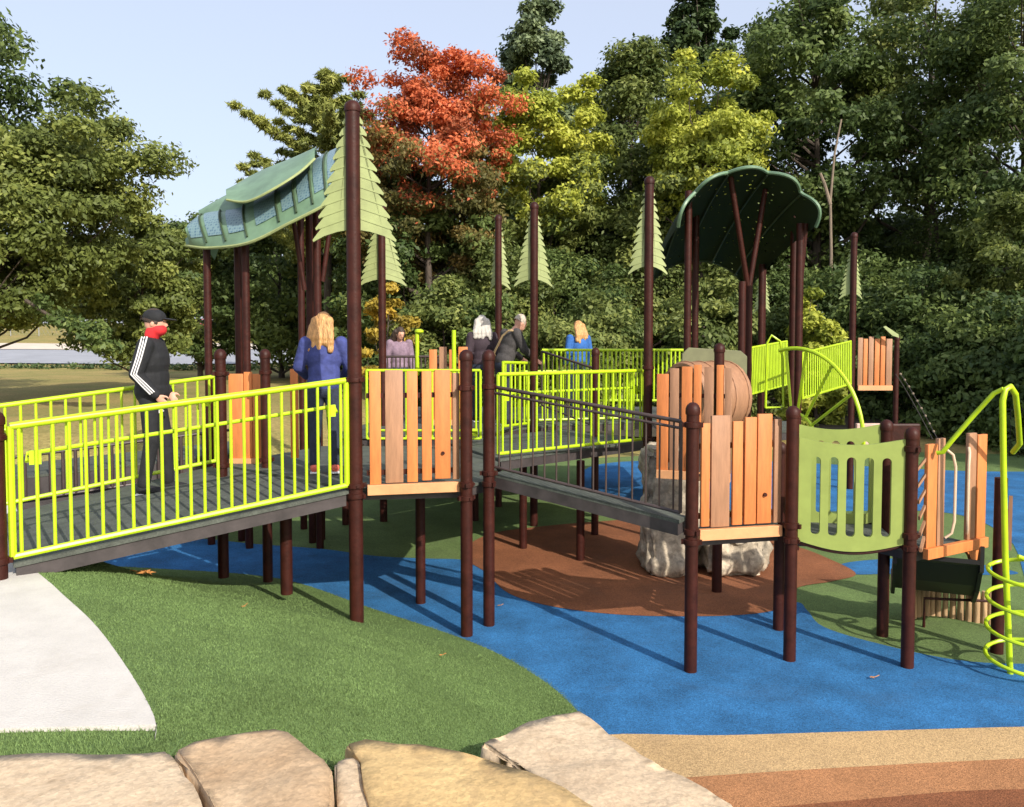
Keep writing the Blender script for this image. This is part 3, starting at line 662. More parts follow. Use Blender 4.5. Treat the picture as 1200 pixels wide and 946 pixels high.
for k in range(3):
    MB().prism([(k*.10,0),(k*.10+.08,0),(k*.10+.08,.42-k*.08),(k*.10,.50-k*.08)], .03).build('plank', M['orange' if k % 2 else 'tan'], t)
# slide
t = thing('slide', 'dark slide bed sloping down under the orange doorway', 'slide', (3.66,6.90,.82), R(-24), None)
b = MB(); P_ = [(-.05,-.02),(.05,-.06),(.25,-.28),(.5,-.44),(.8,-.50)]
M_ = MB()
for i in range(len(P_)-1):
    (y0,z0_),(y1,z1_) = P_[i], P_[i+1]
    M_.add([(-.32,y0,z0_),(.32,y0,z0_),(.32,y1,z1_),(-.32,y1,z1_),(-.32,y0,z0_-.04),(.32,y0,z0_-.04),(.32,y1,z1_-.04),(-.32,y1,z1_-.04)],[(0,1,2,3),(7,6,5,4),(0,3,7,4),(1,5,6,2),(0,4,5,1),(3,2,6,7)])
M_.build('slide_bed', M['black'], t)
for sx in (-.33,.33):
    w = MB()
    for i in range(len(P_)-1):
        (y0,z0_),(y1,z1_) = P_[i], P_[i+1]
        w.add([(sx-.015,y0,z0_-.1),(sx+.015,y0,z0_-.1),(sx+.015,y1,z1_-.1),(sx-.015,y1,z1_-.1),(sx-.015,y0,z0_+.12),(sx+.015,y0,z0_+.12),(sx+.015,y1,z1_+.12),(sx-.015,y1,z1_+.12)],[(0,1,2,3),(7,6,5,4),(0,3,7,4),(1,5,6,2),(0,4,5,1),(3,2,6,7)])
    w.build('side_wall', M['black'], t)
t = thing('stump_wall', 'low curved wall of upright tan logs under the doorway', 'log wall', tuple(gr(1122,728)), 0, None)
for k in range(17):
    x = -.42+k*.053; y = .12*math.sin(k*.35)+.05; rr = random.uniform(.026,.033); hh = random.uniform(.28,.34)
    MB().lathe([(rr*1.06,0),(rr,.06),(rr*.98,hh*.8),(rr*.8,hh)], 9).build('log', M['stump'], t, True, loc=(x,y,-.01))
t = thing('low_rail', 'low dark rail standing in front of the log wall', 'rail', tuple(gr(1118,735)))
MB().tube([(-.28,0,0),(-.28,0,.27),(.36,-.1,.27),(.36,-.1,0)], .014, 8).build('rail_tube', M['brown'], t, True)
# rope ladder bits
t = thing('climbing_net', 'pale knotted net ropes beside the far plank tower', 'net', tuple(at(1072,475,13.0)))
for s in (-1,1):
    pts = [(-.28+.62*k/9+s*.04, 0, .5-1.05*(k/9)**1.1) for k in range(10)]
    MB().tube(pts, .006, 5).build('rope', M['deckside'], t)
    for p in pts:
        if s > 0: MB().ell((p[0],p[1],p[2]), (.022,.022,.022), 8).build('knot', M['snag'], t, True)

# ---------------------------------------------------------------- spiral climber
pb = gr(1183,790); t = thing('spiral_climber', 'yellow green pole with a coil climber and a bent top', 'climber', (pb.x,pb.y,0))
def loc3(px, py, dy=0):
    v = at(px, py, pb.y+dy); return (v.x-pb.x, v.y-pb.y, v.z)
lower = at(1183,790,pb.y)
MB().tube([loc3(1184,790)[:2]+(-.02,), loc3(1178,650), loc3(1176,550), loc3(1175,470), loc3(1178,457), loc3(1184,453,.03), loc3(1190,462,.08), loc3(1193,490,.3), loc3(1195,520,.5), loc3(1187,530,.62)], .023, 12).build('pole', M['lime'], t, True)
MB().tube([loc3(1176,456), loc3(1165,461,.05), loc3(1140,488,.15), loc3(1115,517,.22), loc3(1105,530,.25), loc3(1098,531,.28)], .019, 10).build('brace', M['lime'], t, True)
hx = []
for k in range(96):
    f = k/95; a = R(330)-f*2*math.pi*4.05; rr = .245 if f < .86 else .245*(1-(f-.86)/.14*.85)
    hx.append((.085*min(1,(1-f)/.14)+rr*math.cos(a), rr*math.sin(a), .03+f*.92))
MB().tube(hx, .016, 8).build('coil', M['lime'], t, True)
# ---------------------------------------------------------------- wheel climber
wc = at(930,512,8.4); t = thing('wheel_climber', 'pale green quarter wheel climber with spokes behind the slotted panel', 'climber', tuple(wc), R(-56))
Rw = .92
arc = [(Rw*.86*math.cos(a), 0, Rw*math.sin(a)) for a in [R(-8+ (112*k/22)) for k in range(23)]]
MB().tube(arc, .02, 8).build('rim', M['lime'], t, True)
arc2 = [(.25*math.cos(a), 0, .25*math.sin(a)) for a in [R(-5+(95*k/12)) for k in range(13)]]
MB().tube(arc2, .016, 8).build('hub_arc', M['lime'], t, True)
for a in (8, 32, 56, 80, 98):
    a = R(a); MB().tube([(.22*math.cos(a),0,.22*math.sin(a)), (Rw*.86*math.cos(a),0,Rw*math.sin(a))], .015, 6).build('spoke', M['lime'], t, True)
# ---------------------------------------------------------------- lime perforated panels
def perf(label, quad, Ys, frame=True):
    P = [at(x, y, Y) for (x, y), Y in zip(quad, Ys)]; c = P[3]
    t = thing('barred_panel', label, 'panel', tuple(c), 0, 'lime close barred panels')
    L_ = [p-c for p in P]; nrm = (L_[1]-L_[0]).cross(L_[3]-L_[0]).normalized()*.008
    b = MB(); b.add([p-nrm for p in L_]+[p+nrm for p in L_], [(0,1,2,3),(7,6,5,4)]+[(i,4+i,4+(i+1)%4,(i+1)%4) for i in range(4)])
    nb_ = 24
    for k in range(nb_):
        f = (k+.5)/nb_; a_ = L_[0].lerp(L_[1], f); c_ = L_[3].lerp(L_[2], f)
        MB().tube([c_, a_], .013, 5).build('bar', M['lime'], t)
    MB().tube(L_+[L_[0]], .016, 8).build('frame', M['lime'], t, True)
    return t
M['lime_perf'] = holes('lime perforated sheet', (.34,.48,.012), 22, .42)
perf('lime close barred panel left of the wide canopy post', [(878,408),(922,400),(922,451),(880,462)], (11.4,12.4,12.4,11.4))
perf('slanting lime close barred panel right of the wide canopy post', [(940,414),(997,400),(997,450),(940,467)], (11.0,13.4,13.4,11.0))
t = thing('hoop_frame', 'yellow green rectangular hoop in front of the left perforated panel', 'frame', tuple(at(897,478,10.9)))
o = at(897,478,10.9); MB().tube([at(x,y,10.9)-o for x, y in ((897,478),(899,402),(904,393),(914,400),(917,420),(918,477),(897,478))], .017, 8).build('hoop_tube', M['lime'], t, True)
t = thing('small_sign', 'small pale green leaf plate above the far plank tower', 'plate', tuple(at(1044,390,14.4)), 0)
MB().prism([(-.14,.10),(-.10,.12),(.13,-.03),(.14,-.09),(.02,-.05)], .03).build('plate', M['fir'], t)
t = thing('wood_block_panel', 'pale pink panel with a dark top behind the green slotted panel', 'panel', tuple(at(1017,512,9.0)))
MB().box((0,0,0), (.27,.05,.30)).build('panel_sheet', material('pale pink panel', (.62,.42,.34), .6), t, bev=.01)
t = thing('dark_barrier', 'dark brown low barrier behind the right capped posts', 'barrier', tuple(at(1050,520,9.2)))
MB().box((.06,0,.05), (.42,.05,.36)).build('panel_sheet', M['brown'], t, bev=.02)
def tubepost(px, y0, y1, Y, label):
    a = at(px, y0, Y); b_ = at(px, y1, Y); t = thing('periscope', label, 'pipe', tuple(a), 0, 'yellow green pipes beyond the left deck')
    h = b_.z-a.z
    MB().tube([(0,0,0),(0,0,h)], .032, 10).build('pipe', M['lime'], t, True); return t, h
t1, h1 = tubepost(532, 450, 387, 11.8, 'straight yellow green pipe beside the small far plank barrier')
t2, h2 = tubepost(489, 440, 388, 12.4, 'yellow green pipe with a flared top left of the straight one')
MB().lathe([(.03,0),(.07,.03),(.07,.06),(.03,.08)], 12).build('flare', M['lime'], t2, True, loc=(.03,0,h2-.05))

# ---------------------------------------------------------------- right canopy (dome seen from below)
ct = thing('round_canopy', 'round scalloped canopy on brown posts seen from below, its green darkened for underside shade', 'canopy', (at(850,300,11.0).x, 11.0, 0), 0, 'leaf canopies on posts')
ox = ct.location.x
def dome(u, v, off=0):
    a = u*R(82)
    sc = 1+.05*abs(math.cos(u*math.pi*2.5))
    W_ = .85*sc; x = W_*math.sin(a)*(1-.12*v*v)
    ztop = 4.74+off-.40*v-.42*v*v
    z = ztop-.80*(1-math.cos(a))**1.0*(1-.25*v)
    y = -1.0+2.6*v - .16*abs(math.cos(u*math.pi*2.5))*(1-v)+ (.10*abs(math.cos(u*math.pi*2.5)))*v
    return Vector((x, y, z))
b = MB(); nu, nv = 48, 14
for off in (0, -.035):
    for j in range(nv+1):
        for i in range(nu+1): b.v.append(tuple(dome(-1+2*i/nu, j/nv, off)))
S_ = (nu+1)*(nv+1)
b.f = [(j*(nu+1)+i, j*(nu+1)+i+1, (j+1)*(nu+1)+i+1, (j+1)*(nu+1)+i) for j in range(nv) for i in range(nu)]
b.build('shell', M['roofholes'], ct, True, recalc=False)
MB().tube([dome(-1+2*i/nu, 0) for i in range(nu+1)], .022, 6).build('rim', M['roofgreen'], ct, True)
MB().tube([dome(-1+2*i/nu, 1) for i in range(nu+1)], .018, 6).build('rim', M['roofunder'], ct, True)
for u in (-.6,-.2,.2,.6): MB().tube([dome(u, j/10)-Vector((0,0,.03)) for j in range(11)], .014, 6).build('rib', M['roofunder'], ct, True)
def cpost(px, ytop, Y, ybot=None, r=.05, parent=ct):
    a = at(px, ytop, Y); loc = (a.x-parent.location.x, a.y-parent.location.y, 0)
    link('post', shaft(r, a.z), parent, loc)
for px, yt, Y in ((807,224,10.4),(816,226,11.3),(870,330,10.3),(878,330,10.9),(931,244,10.8),(938,262,10.2),(893,310,11.8)): cpost(px, yt, Y, r=.046)
for a_, b_ in (((876,335,10.4),(856,207,10.15)),((878,335,10.4),(897,222,10.4)),((938,330,10.3),(944,262,10.2))):
    pa = at(*a_); pc = at(*b_); MB().tube([(pa.x-ox,pa.y-11.0,pa.z),(pc.x-ox,pc.y-11.0,pc.z)], .034, 10).build('brace', M['brown'], ct, True)

# ---------------------------------------------------------------- left canopy (leaf shells seen from outside)
c0 = at(300,300,10.4); lt = thing('leaf_canopy', 'tilted sage green leaf shaped canopy with blue panes at upper left', 'canopy', (c0.x, c0.y, 0), 0, 'leaf canopies on posts')
O = Vector((c0.x, c0.y, 0))
lowB = cr_loop([at(x,y,Y)-O for x, y, Y in ((219,289,10.6),(245,292,10.3),(292,286,9.9),(340,263,9.7),(372,247,9.6),(400,232,9.6))], 8, False)
lowT = cr_loop([at(x,y,Y)-O for x, y, Y in ((222,282,10.8),(240,254,11.2),(292,240,11.2),(340,215,11.2),(372,188,11.2),(402,172,11.2))], 8, False)
def lower_surf(i, v, off=0.0):
    a, b_ = lowB[i], lowT[i]; p = a.lerp(b_, v); k = math.sin(math.pi*v)
    return p+Vector((0, -.22, .10))*k*(1 if i > 2 else .3)+Vector((0,-.8,.6))*off
def shell(f, ni, nj, th):
    b = MB()
    for o_ in (th, 0):
        for j in range(nj+1):
            for i in range(ni): b.v.append(tuple(f(i, j/nj, o_)))
    S = ni*(nj+1)
    for j in range(nj):
        for i in range(ni-1):
            q = (j*ni+i, j*ni+i+1, (j+1)*ni+i+1, (j+1)*ni+i); b.f.append(q); b.f.append(tuple(S+k for k in q[::-1]))
    for i in range(ni-1):
        b.f.append((i, S+i, S+i+1, i+1)); b.f.append((nj*ni+i, nj*ni+i+1, S+nj*ni+i+1, S+nj*ni+i))
    for j in range(nj):
        b.f.append((j*ni, (j+1)*ni, S+(j+1)*ni, S+j*ni)); b.f.append((j*ni+ni-1, S+j*ni+ni-1, S+(j+1)*ni+ni-1, (j+1)*ni+ni-1))
    return b
nl = len(lowB); shell(lower_surf, nl, 8, .03).build('lower_leaf', M['roofgreen'], lt, True)
# far slope of the roof so it has depth
def back_surf(i, v, off=0.0):
    a = lowT[i]; return a+Vector((0, .9*v, -.16*v*v+.03*math.sin(math.pi*v)))+Vector((0,0,.5))*off
shell(back_surf, nl, 6, .03).build('back_leaf', M['roofgreen'], lt, True)
def upper_leaf(pb, pt):
    uB = cr_loop([at(x,y,Y)-O for x, y, Y in pb], 6, False); uT = cr_loop([at(x,y,Y)-O for x, y, Y in pt], 6, False)
    def f(i, v, off=0.0):
        return uB[i].lerp(uT[i], v)+Vector((0,-.08,.14))*math.sin(math.pi*v)*.6+Vector((0,-.5,.8))*off
    shell(f, len(uB), 8, .03).build('upper_leaf', M['roofgreen'], lt, True)
    MB().tube([f(i, 0, .02) for i in range(len(uB))], .016, 6).build('leaf_rim', M['fir'], lt, True)
upper_leaf(((234,259,11.0),(252,255,10.7),(275,250,10.5),(300,247,10.4),(312,238,10.5)), ((236,255,11.2),(250,243,11.4),(270,230,11.5),(298,226,11.6),(312,232,11.2)))
upper_leaf(((266,236,10.0),(290,238,9.8),(320,224,9.7),(350,205,9.8),(369,188,10.1)), ((268,230,10.9),(285,214,11.3),(312,200,11.4),(342,190,11.3),(372,181,10.8)))
MB().tube([lower_surf(i, 0, .02) for i in range(nl)], .02, 6).build('leaf_rim', M['fir'], lt, True)
panes = [(4,8),(9,12),(13,16),(18,22),(23,26),(27,31),(32,35),(36,39)]
for a_, b_ in panes:
    pm_ = MB(); n_ = b_-a_+1
    def ps(i, v, o_, a_=a_): return lower_surf(a_+i, .16+.70*v, .034+o_)
    shell(ps, n_, 4, .008).build('roof_pane', M['pane'], lt, True)
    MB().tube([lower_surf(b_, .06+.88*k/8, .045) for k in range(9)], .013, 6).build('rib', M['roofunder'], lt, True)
for px, yt, Y in ((242,275,10.5),(278,268,10.7),(287,262,10.3),(362,240,10.6),(371,240,10.3),(352,250,11.4)): cpost(px, yt, Y, r=.048, parent=lt)
for a_, b_ in (((357,340,10.4),(341,240,10.3)),((378,330,10.3),(390,240,10.3))):
    pa = at(*a_)-O; pc = at(*b_)-O; MB().tube([pa, pc], .03, 10).build('brace', M['brown'], lt, True)
post(-3.52, 5.50, .95, 2.07, .055, 'capped post at the left edge where the near ramp rail begins', (1.1,1.95))

# ---------------------------------------------------------------- fallen leaves
def fallen(px, py, z, size, label, rz):
    p = gr(px, py, z); t = MB(); n = 20; v = [(0,0,.012)]
    for k in range(n):
        a = 2*math.pi*k/n; r_ = size*(1 if k % 4 == 0 else (.42 if k % 2 else .72))*random.uniform(.85,1.1)
        v.append((r_*math.cos(a), r_*.7*math.sin(a), .004+.03*size/.1*random.random()))
    t.add(v, [(0,1+k,1+(k+1) % n) for k in range(n)]); t.tube([(size*.6,0,.01),(size*1.7,size*.3,.02)], .003, 5)
    z_ = mound_z(p.x, p.y) if z > 0 else 0
    o = t.build('fallen_leaf', M['dryleaf'], None, loc=(p.x,p.y,(z_+.012) if z > 0 else .014), rz=rz, recalc=False); return tag(o, label, 'leaf', 'fallen leaves')
fallen(172, 690, .66, .10, 'large dry brown leaf lying on the turf slope', 2.6)
fallen(285, 721, .5, .03, 'tiny dry leaf on the turf right of the large leaf', 1)
fallen(1022, 797, 0, .035, 'small curled leaf on the blue ground in front of the slotted panel', 0)
fallen(517, 752, .3, .022, 'tiny leaf at the lower edge of the turf near the barrier post', 0)
fallen(335, 658, 0, .03, 'tiny leaf on the blue ground under the ramp', 0)
fallen(585, 712, 0, .025, 'tiny leaf on the blue ground near the rail post', 0)

# ---------------------------------------------------------------- people
def caps(mb, a, b, ra, rb, n=12):
    a = Vector(a); b = Vector(b); mb.tube([a, a.lerp(b,.33), a.lerp(b,.66), b], [ra, ra*.67+rb*.33, ra*.33+rb*.67, rb], n); mb.ell(a, (ra,)*3, n); mb.ell(b, (rb,)*3, n)
def remesh(mb, name, mat, vox, parent=None, smooth=4):
    me = bpy.data.meshes.new('tmp'); me.from_pydata(mb.v, [], mb.f)
    bm = bmesh.new(); bm.from_mesh(me); bmesh.ops.remove_doubles(bm, verts=bm.verts, dist=1e-5); bmesh.ops.recalc_face_normals(bm, faces=bm.faces); bm.to_mesh(me); bm.free()
    o = bpy.data.objects.new('tmp', me); COL.objects.link(o)
    r = o.modifiers.new('r', 'REMESH'); r.mode = 'VOXEL'; r.voxel_size = vox
    s = o.modifiers.new('s', 'SMOOTH'); s.iterations = smooth; s.factor = .5
    dg = bpy.context.evaluated_depsgraph_get(); ev = o.evaluated_get(dg); m2 = bpy.data.meshes.new_from_object(ev)
    bpy.data.objects.remove(o); m2.name = name; m2.materials.clear(); m2.materials.append(mat); m2.shade_smooth()
    return link(name, m2, parent)
def person(label, loc, rz, h, J, top, bottom, hairm, hair='long', vox=.012, shoe='white', longsleeve=True, group=None, thick=1.0, mask=False, cap=None):
    """J: joints in metres for a 1.75 m body, facing +Y; x is the person's right"""
    t = thing('person', label, 'person', loc, rz, group); t.scale = (h/1.75,)*3
    body = MB(); jk = MB(); tr = MB()
    pel, chest, neck, head = Vector(J['pelvis']), Vector(J['chest']), Vector(J['neck']), Vector(J['head'])
    e = .018
    for mb, x in ((body, 0), (jk, e*thick)):
        mb.ell(pel+Vector((0,0,.06)), (.155+x,.115+x,.12+x), 16); mb.ell(pel.lerp(chest,.5), (.145+x,.11+x,.17+x), 16)
        mb.ell(chest, (.165+x,.115+x,.17+x), 16); mb.ell(chest+Vector((0,0,.09)), (.17+x,.09+x,.09+x), 16)
    caps(body, chest+Vector((0,0,.08)), neck, .065, .055); caps(body, neck, head-Vector((0,0,.05)), .055, .052)
    fw = Vector(J.get('face', (0,1,0))).normalized(); rt = fw.cross(Vector((0,0,1))).normalized(); MM = Matrix((rt, fw, rt.cross(fw))).transposed()
    body.ell(head, (.075,.095,.115), 20, MM); body.ell(head+MM@Vector((0,.035,-.055)), (.052,.062,.065), 14, MM)
    body.ell(head+MM@Vector((0,.10,-.012)), (.014,.022,.026), 10, MM); body.ell(head+MM@Vector((0,.085,.03)), (.045,.018,.012), 10, MM)
    body.ell(head+MM@Vector((0,.092,-.058)), (.024,.012,.010), 8, MM)
    for s in (-1, 1): body.ell(head+MM@Vector((s*.077,-.005,-.01)), (.012,.02,.032), 8, MM)
    for s, k in ((1,'r'),(-1,'l')):
        sh, el, wr = Vector(J['sh'+k]), Vector(J['el'+k]), Vector(J['wr'+k])
        caps(body, sh, el, .052, .040); caps(body, el, wr, .040, .026)
        wr2 = wr if longsleeve else el.lerp(wr,.1)
        caps(jk, sh, el, .060+e, .047+e); caps(jk, el, wr2.lerp(el,.06), .046+e, .032+e*.8)
        hd = (wr-el).normalized(); pal = wr+hd*.05; sd = Vector((0,1,0)) if abs(hd.y) < .8 else Vector((0,0,-1))
        sd = (sd-hd*sd.dot(hd)).normalized(); nn = hd.cross(sd)
        PM = Matrix((nn, sd, hd)).transposed(); body.ell(pal, (.017,.038,.050), 12, PM)
        for q in range(4):
            b0 = pal+hd*.035+sd*(-.026+.018*q); l1 = (.032,.037,.035,.027)[3-q]; inn = nn*(-s)*.012
            m1 = b0+hd*l1+inn*.6; m2 = m1+hd*l1*.7+inn*1.6
            caps(body, b0, m1, .0105, .0095, 8); caps(body, m1, m2, .0095, .008, 8)
        th0 = pal-hd*.02+sd*.03; caps(body, th0, th0+sd*.03+hd*.03, .013, .011, 8); caps(body, th0+sd*.03+hd*.03, th0+sd*.035+hd*.06, .011, .009, 8)
        hp, kn, an = Vector(J['hp'+k]), Vector(J['kn'+k]), Vector(J['an'+k])
        caps(body, hp, kn, .085, .055); caps(body, kn, an, .055, .038)
        caps(tr, hp, kn, .095, .072); caps(tr, kn, an+Vector((0,0,.02)), .070, .058)
        toe = an+Vector(J.get('toe', (0,.15,0)))+Vector((0,0,-.045)); caps(body, an+Vector((0,0,-.035)), toe, .035, .028)
    tr.ell(pel, (.172,.132,.13), 16)
    remesh(body, 'body', M['skin'], vox, t)
    jo = remesh(jk, 'top', top, vox, t); remesh(tr, 'trousers', bottom, vox, t)
    for s, k in ((1,'r'),(-1,'l')):
        an = Vector(J['an'+k]); td = Vector(J.get('toe', (0,.15,0)))
        sm = MB(); caps(sm, an+Vector((0,0,-.03))-td*.15, an+td*1.05+Vector((0,0,-.048)), .050, .036); remesh(sm, 'shoe', M[shoe] if shoe != 'white' else M['blackcloth'], .012, t)
        sl = MB(); c_ = an+td*.42; rz_ = math.atan2(td.y, td.x)
        sl.box((c_.x, c_.y, an.z-.083), (.27,.095,.024), Matrix.Rotation(rz_, 3, 'Z')); sl.build('sole', M['white'], t, bev=.01)
    for s in (-1, 1):      # eyes
        MB().ell(head+MM@Vector((s*.031,.083,.018)), (.012,.008,.007), 8, MM).build('eye', M['glass'], t, True)
    if hair:
        hb = MB(); hb.ell(head+MM@Vector((0,-.016,.022)), (.088,.102,.115), 18, MM)
        if hair == 'long':
            bk_ = head+MM@Vector((0,-.06,-.05))
            for dx in (-.075,-.04,0,.04,.075):
                for sg in range(3):
                    caps(hb, head+MM@Vector((dx*1.0,-.05,.02)), head+MM@Vector((dx*1.7,-.085+.01*sg,-.18-.07*sg*random.random())), .055, .034, 10)
            hm = 0
        if hair == 'long':
            ho = remesh(hb, 'hair', M[hairm], .011, t, 2)
        else:
            ho = remesh(hb, 'hair', M[hairm], .011, t, 2)
        # cut the face opening
        bm = bmesh.new(); bm.from_mesh(ho.data); dl = []
        for v in bm.verts:
            q = MM.transposed()@(v.co-head)
            if q.y > .045 and q.z < .065 or (hair == 'short' and q.z < -.02+(-q.y)*.3): dl.append(v)
            elif hair == 'long':
                v.co += MM@Vector((noise.noise(v.co*Vector((40,40,12)) if False else Vector((v.co.x*45,v.co.y*45,v.co.z*9)))*.012, 0, 0))
        bmesh.ops.delete(bm, geom=dl, context='VERTS'); bm.to_mesh(ho.data); bm.free()
    if cap:
        cb = MB(); cb.ell(head+MM@Vector((0,-.01,.045)), (.092,.108,.085), 18, MM)
        co = remesh(cb, 'cap', M[cap], .011, t, 2)
        MB().ell(head+MM@Vector((0,.12,.045)), (.07,.075,.010), 14, MM).build('cap_brim', M[cap], co, True)
    if mask:
        mb = MB(); mb.ell(head+MM@Vector((0,.03,-.062)), (.078,.085,.068), 16, MM); caps(mb, head+MM@Vector((0,.0,-.08)), neck+Vector((0,0,.01)), .075, .07)
        remesh(mb, 'face_covering', M['red'], .011, t, 2)
    return t, jo
# joints: x right, y forward
def stand(**k):
    J = dict(pelvis=(0,0,.93), chest=(0,.0,1.27), neck=(0,.005,1.50), head=(0,.03,1.635),
        shr=(.185,0,1.42), elr=(.24,-.02,1.13), wrr=(.23,.12,.90), shl=(-.185,0,1.42), ell=(-.24,-.02,1.13), wrl=(-.23,.12,.90),
        hpr=(.09,0,.90), knr=(.10,.01,.50), anr=(.11,-.02,.095), hpl=(-.09,0,.90), knl=(-.10,.02,.50), anl=(-.11,.0,.095))
    J.update(k); return J
pm = at(181,575,7.55)
def ramp_z(x, y):
    d = (RN1-RN0); k = ((x-RN0.x)*d.x+(y-RN0.y)*d.y)/(d.x**2+d.y**2); return RN0.z+(RN1.z-RN0.z)*max(0, min(1, k))
# man faces right, slightly towards the camera
man, jo = person('man in black tracksuit, dark cap and red face covering standing on the ramp', (pm.x, 7.55, ramp_z(pm.x, 7.55)), R(-82), 1.72,
    stand(elr=(.25,-.07,1.15), wrr=(.20,.09,.95), ell=(-.24,-.04,1.15), wrl=(-.17,.10,.96), anr=(.12,-.06,.095), anl=(-.10,.10,.095), knl=(-.10,.08,.50), head=(0,.035,1.63), face=(0,1,-.12)),
    M['blackcloth'], M['blackcloth'], 'darkhair', 'short', .009, mask=True, cap='blackcloth', thick=2.4)
J = stand(elr=(.25,-.07,1.15), wrr=(.20,.09,.95))
for dx in (-.022, 0, .022):
    sh, el, wr = Vector(J['shr']), Vector(J['elr']), Vector(J['wrr'])
    o_ = Vector((.078,dx,.01)); o2 = Vector((.067,dx,0)); o3 = Vector((.050,dx*.8,.0+dx*.5))
    MB().tube([sh+Vector((.03,dx,.072)), sh+o_+Vector((.006,0,0)), sh.lerp(el,.5)+o2+Vector((.004,0,0)), el+o2+Vector((.006,0,0)), el.lerp(wr,.5)+o3+Vector((.012,0,0)), wr.lerp(el,.12)+o3], .0065, 6).build('stripe', M['white'], jo, True)
MB().box((.105,.10,.80), (.02,.05,.03), Matrix.Rotation(.4,3,'X')).build('logo_patch', M['white'], man)
pw = at(381,560,7.9)
wm, _ = person('person with long strawberry blonde hair in a royal blue top, seen from behind', (pw.x, 7.9, 1.35), R(10), 1.57,
    stand(chest=(0,.03,1.26), head=(.0,.06,1.625), neck=(0,.03,1.49), elr=(.27,.04,1.16), wrr=(.20,.22,1.05), ell=(-.27,.04,1.16), wrl=(-.20,.22,1.05), face=(.35,1,-.25)),
    M['navy'], M['denim'], 'blonde', 'long', .011, shoe='pink', thick=1.7)
pp = at(597,400,11.9)
om, jo2 = person('grey haired person in a charcoal jacket with a tan strap, leaning forward', (pp.x-.08, 11.9, 1.42), R(-60), 1.70,
    stand(chest=(0,.10,1.26), neck=(0,.20,1.46), head=(0,.29,1.56), shr=(.18,.12,1.40), shl=(-.18,.12,1.40), elr=(.23,.22,1.15), wrr=(.2,.42,1.02), ell=(-.23,.22,1.15), wrl=(-.2,.42,1.02), face=(0,1,-.4)),
    M['charcoal'], M['denim'], 'grey', 'short', .014)
MB().tube([(.20,-.03,1.44),(.12,.24,1.42),(-.02,.25,1.2),(-.16,.14,1.02),(-.21,.0,.98),(-.1,-.12,1.1),(.1,-.08,1.36),(.20,-.03,1.44)], .016, 6).build('strap', M['strap'], om, True)
pp = at(565,400,12.5)
person('white haired person in a dark plum jacket left of the grey haired one', (pp.x, 12.5, 1.42), R(15), 1.63, stand(face=(.1,1,-.2)), M['plum'], M['denim'], 'palehair', 'long', .014)
pp = at(678,400,14.9)
person('distant person with long blonde hair in a bright blue top behind the far rail', (pp.x, 14.9, 1.42), R(20), 1.62, stand(face=(-.3,1,-.2)), M['bluecloth'], M['khaki'], 'blonde', 'long', .014)
pp = at(468,400,13.4)
person('distant person in a lilac top behind the dark rail at left of centre', (pp.x, 13.4, 1.42), R(200), 1.50, stand(face=(-.3,1,-.5), head=(0,.08,1.6)), M['lilac'], M['denim'], 'darkhair', 'long', .014)

# ---------------------------------------------------------------- trees
def leaf_mesh(name, C, Rd, nper, size, mat, rng, flat=.6, asp=.5, tsh=0., outw=.5, tint_c=None):
    """C: cluster centres (k,3), Rd: radii (k,3), nper: leaves per cluster"""
    k = len(C); cid = np.repeat(np.arange(k), nper); n = len(cid)
    d = rng.normal(size=(n, 3)); d /= np.linalg.norm(d, axis=1)[:, None]; rad = rng.uniform(.25, 1, n)**.55
    P = C[cid]+d*Rd[cid]*rad[:, None]*(1+.18*rng.normal(size=n))[:, None]
    ccen = C.mean(0); ow = P-ccen; ow /= np.linalg.norm(ow, axis=1)[:, None]+1e-6
    N = d*outw+ow*.40+np.array([0,0,flat*.62])+rng.normal(size=(n,3))*.62; N /= np.linalg.norm(N, axis=1)[:, None]
    A = np.cross(N, rng.normal(size=(n,3))); A /= np.linalg.norm(A, axis=1)[:, None]; B = np.cross(N, A)
    s = size*rng.uniform(.6, 1.35, n)
    V = np.zeros((n, 4, 3)); V[:,0] = P-A*s[:,None]; V[:,1] = P-B*(s*asp)[:,None]+N*(s*.12)[:,None]; V[:,2] = P+A*s[:,None]; V[:,3] = P+B*(s*asp)[:,None]+N*(s*.12)[:,None]
    me = bpy.data.meshes.new(name); me.vertices.add(n*4); me.vertices.foreach_set('co', V.reshape(-1).astype(np.float32))
    me.loops.add(n*4); me.loops.foreach_set('vertex_index', np.arange(n*4, dtype=np.int32))
    me.polygons.add(n); me.polygons.foreach_set('loop_start', np.arange(0, n*4, 4, dtype=np.int32)); me.update(calc_edges=True)
    ct_ = (rng.uniform(0, 1, k) if tint_c is None else tint_c)[cid]
    tint = np.clip(ct_*.6+rng.uniform(0, 1, n)*.4+tsh, 0, 1).astype(np.float32)
    at_ = me.attributes.new('tint', 'FLOAT', 'FACE'); at_.data.foreach_set('value', tint)
    for m in (mat if isinstance(mat, list) else [mat]): me.materials.append(m)
    return me, P, cid
